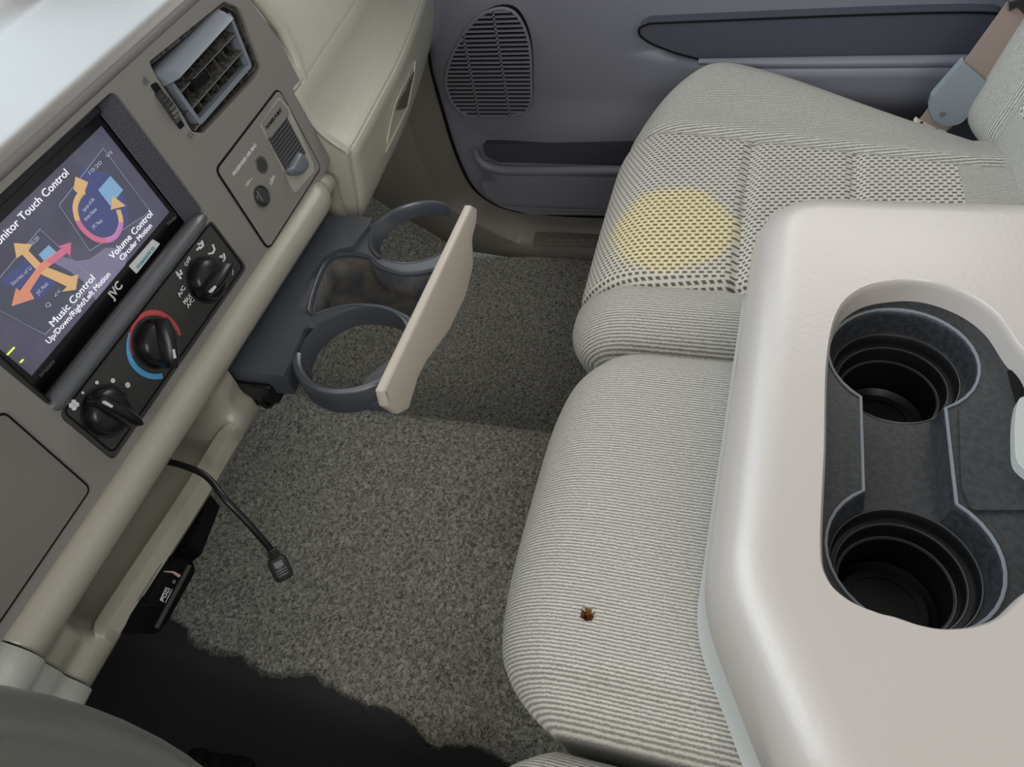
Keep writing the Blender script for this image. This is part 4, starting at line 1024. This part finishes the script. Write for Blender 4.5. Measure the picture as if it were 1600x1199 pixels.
b = MB(); b.tube([DL(251, 880, IO) + (IO + .001,), DL(214, 939, IO) + (IO + .001,)], .0006, 6); b.go('edge_highlight_line', silver, ia, M=MD)  # silver line laid on as a painted highlight along the case edge
b = MB(); b.tube([DL(296, 884, IO) + (IO - .001,), DL(244, 982, IO) + (IO - .001,)], .0028, 8); b.go('edge_rail', char, ia, M=MD)

# ---- cable
cbl = thing('charging_cable', 'black cable with ribbed plug hanging over the storage tray lip', 'cable', (-.07, .39, .35))
pts = [W(228, 722, 'y', .452), W(262, 722, 'y', .435), W(300, 733, 'y', .412), W(326, 748, 'y', .396), W(350, 778, 'y', .378), W(385, 815, 'y', .362), W(410, 843, 'y', .352), W(424, 860, 'y', .347)]
b = MB(); b.tube(cat(pts, 8), .0028, 12); b.go('cable_cord', black, cbl)
a = W(424, 858, 'y', .347); c_ = W(446, 905, 'y', .335); u = (c_ - a)
b = MB(); b.tube([a + u * t for t in (0, .04, .08, .12, .16, .20, .24, .28)], [.0040, .0048, .0036, .0050, .0038, .0054, .0042, .0058], 14)
b.go('strain_relief', char, cbl)
b = MB(); b.tube([a + u * t for t in (.26, .34, .5, .8, .96, 1.0)], [.0055, .0078, .0084, .0084, .0076, .006], 18, sy=.75); pg = b.go('plug_body', char, cbl)
vd = (Vector(CAM) - (a + u * .5)).normalized(); sd = u.normalized().cross(vd).normalized()
def tagq(t0, t1, w_, m, nm):
    b = MB(); P_ = a + u * t0 + vd * .0078; Q_ = a + u * t1 + vd * .0078; b.add([tuple(P_ - sd * w_), tuple(P_ + sd * w_), tuple(Q_ + sd * w_), tuple(Q_ - sd * w_), tuple(P_ - sd * w_ - vd * .004), tuple(P_ + sd * w_ - vd * .004), tuple(Q_ + sd * w_ - vd * .004), tuple(Q_ - sd * w_ - vd * .004)], [(0, 1, 2, 3), (4, 7, 6, 5), (0, 4, 5, 1), (2, 6, 7, 3), (0, 3, 7, 4), (1, 5, 6, 2)]); b.go(nm, m, pg, smooth=False)
tagq(.42, .60, .0036, silver, 'plug_label')
for t in (.68, .76, .84): tagq(t, t + .025, .0045, silver, 'plug_rib')

# ---- steering wheel rim at the near left
sw = thing('steering_wheel', 'dark grey leather steering wheel rim crossing the bottom left corner', 'steering wheel', (-.48, .28, .66))
C0 = Vector((-.48, .18, .67)); tl = math.radians(20); e2 = Vector((0, math.sin(tl), math.cos(tl))); e1 = Vector((1, 0, 0)); e3 = e1.cross(e2)
sw.location = C0; ROOTLOC[sw.name] = C0.copy(); bpy.context.view_layer.update()
b = MB(); b.tube([C0 + e1 * (.19 * math.cos(t)) + e2 * (.19 * math.sin(t)) for t in np.linspace(0, 2 * math.pi, 97)[:-1]], .0165, 24, closed=True); b.go('wheel_rim', wheel_m, sw)
b = MB(); b.lathe((0, 0, 0), [(.001, .022), (.045, .020), (.062, .010), (.066, -.01), (.05, -.03), (.001, -.03)], 32)
mesh('hub_pad', [tuple(C0 + e1 * p[0] + e2 * p[1] + e3 * p[2]) for p in b.v], b.f, wheel_m, sw)
for a in (200, 340, 270):
    a = math.radians(a); b = MB(); b.tube([C0 + (e1 * math.cos(a) + e2 * math.sin(a)) * r_ + e3 * (-.005) for r_ in (.04, .10, .185)], [.018, .012, .010], 12, sy=.6); b.go('spoke', wheel_m, sw)
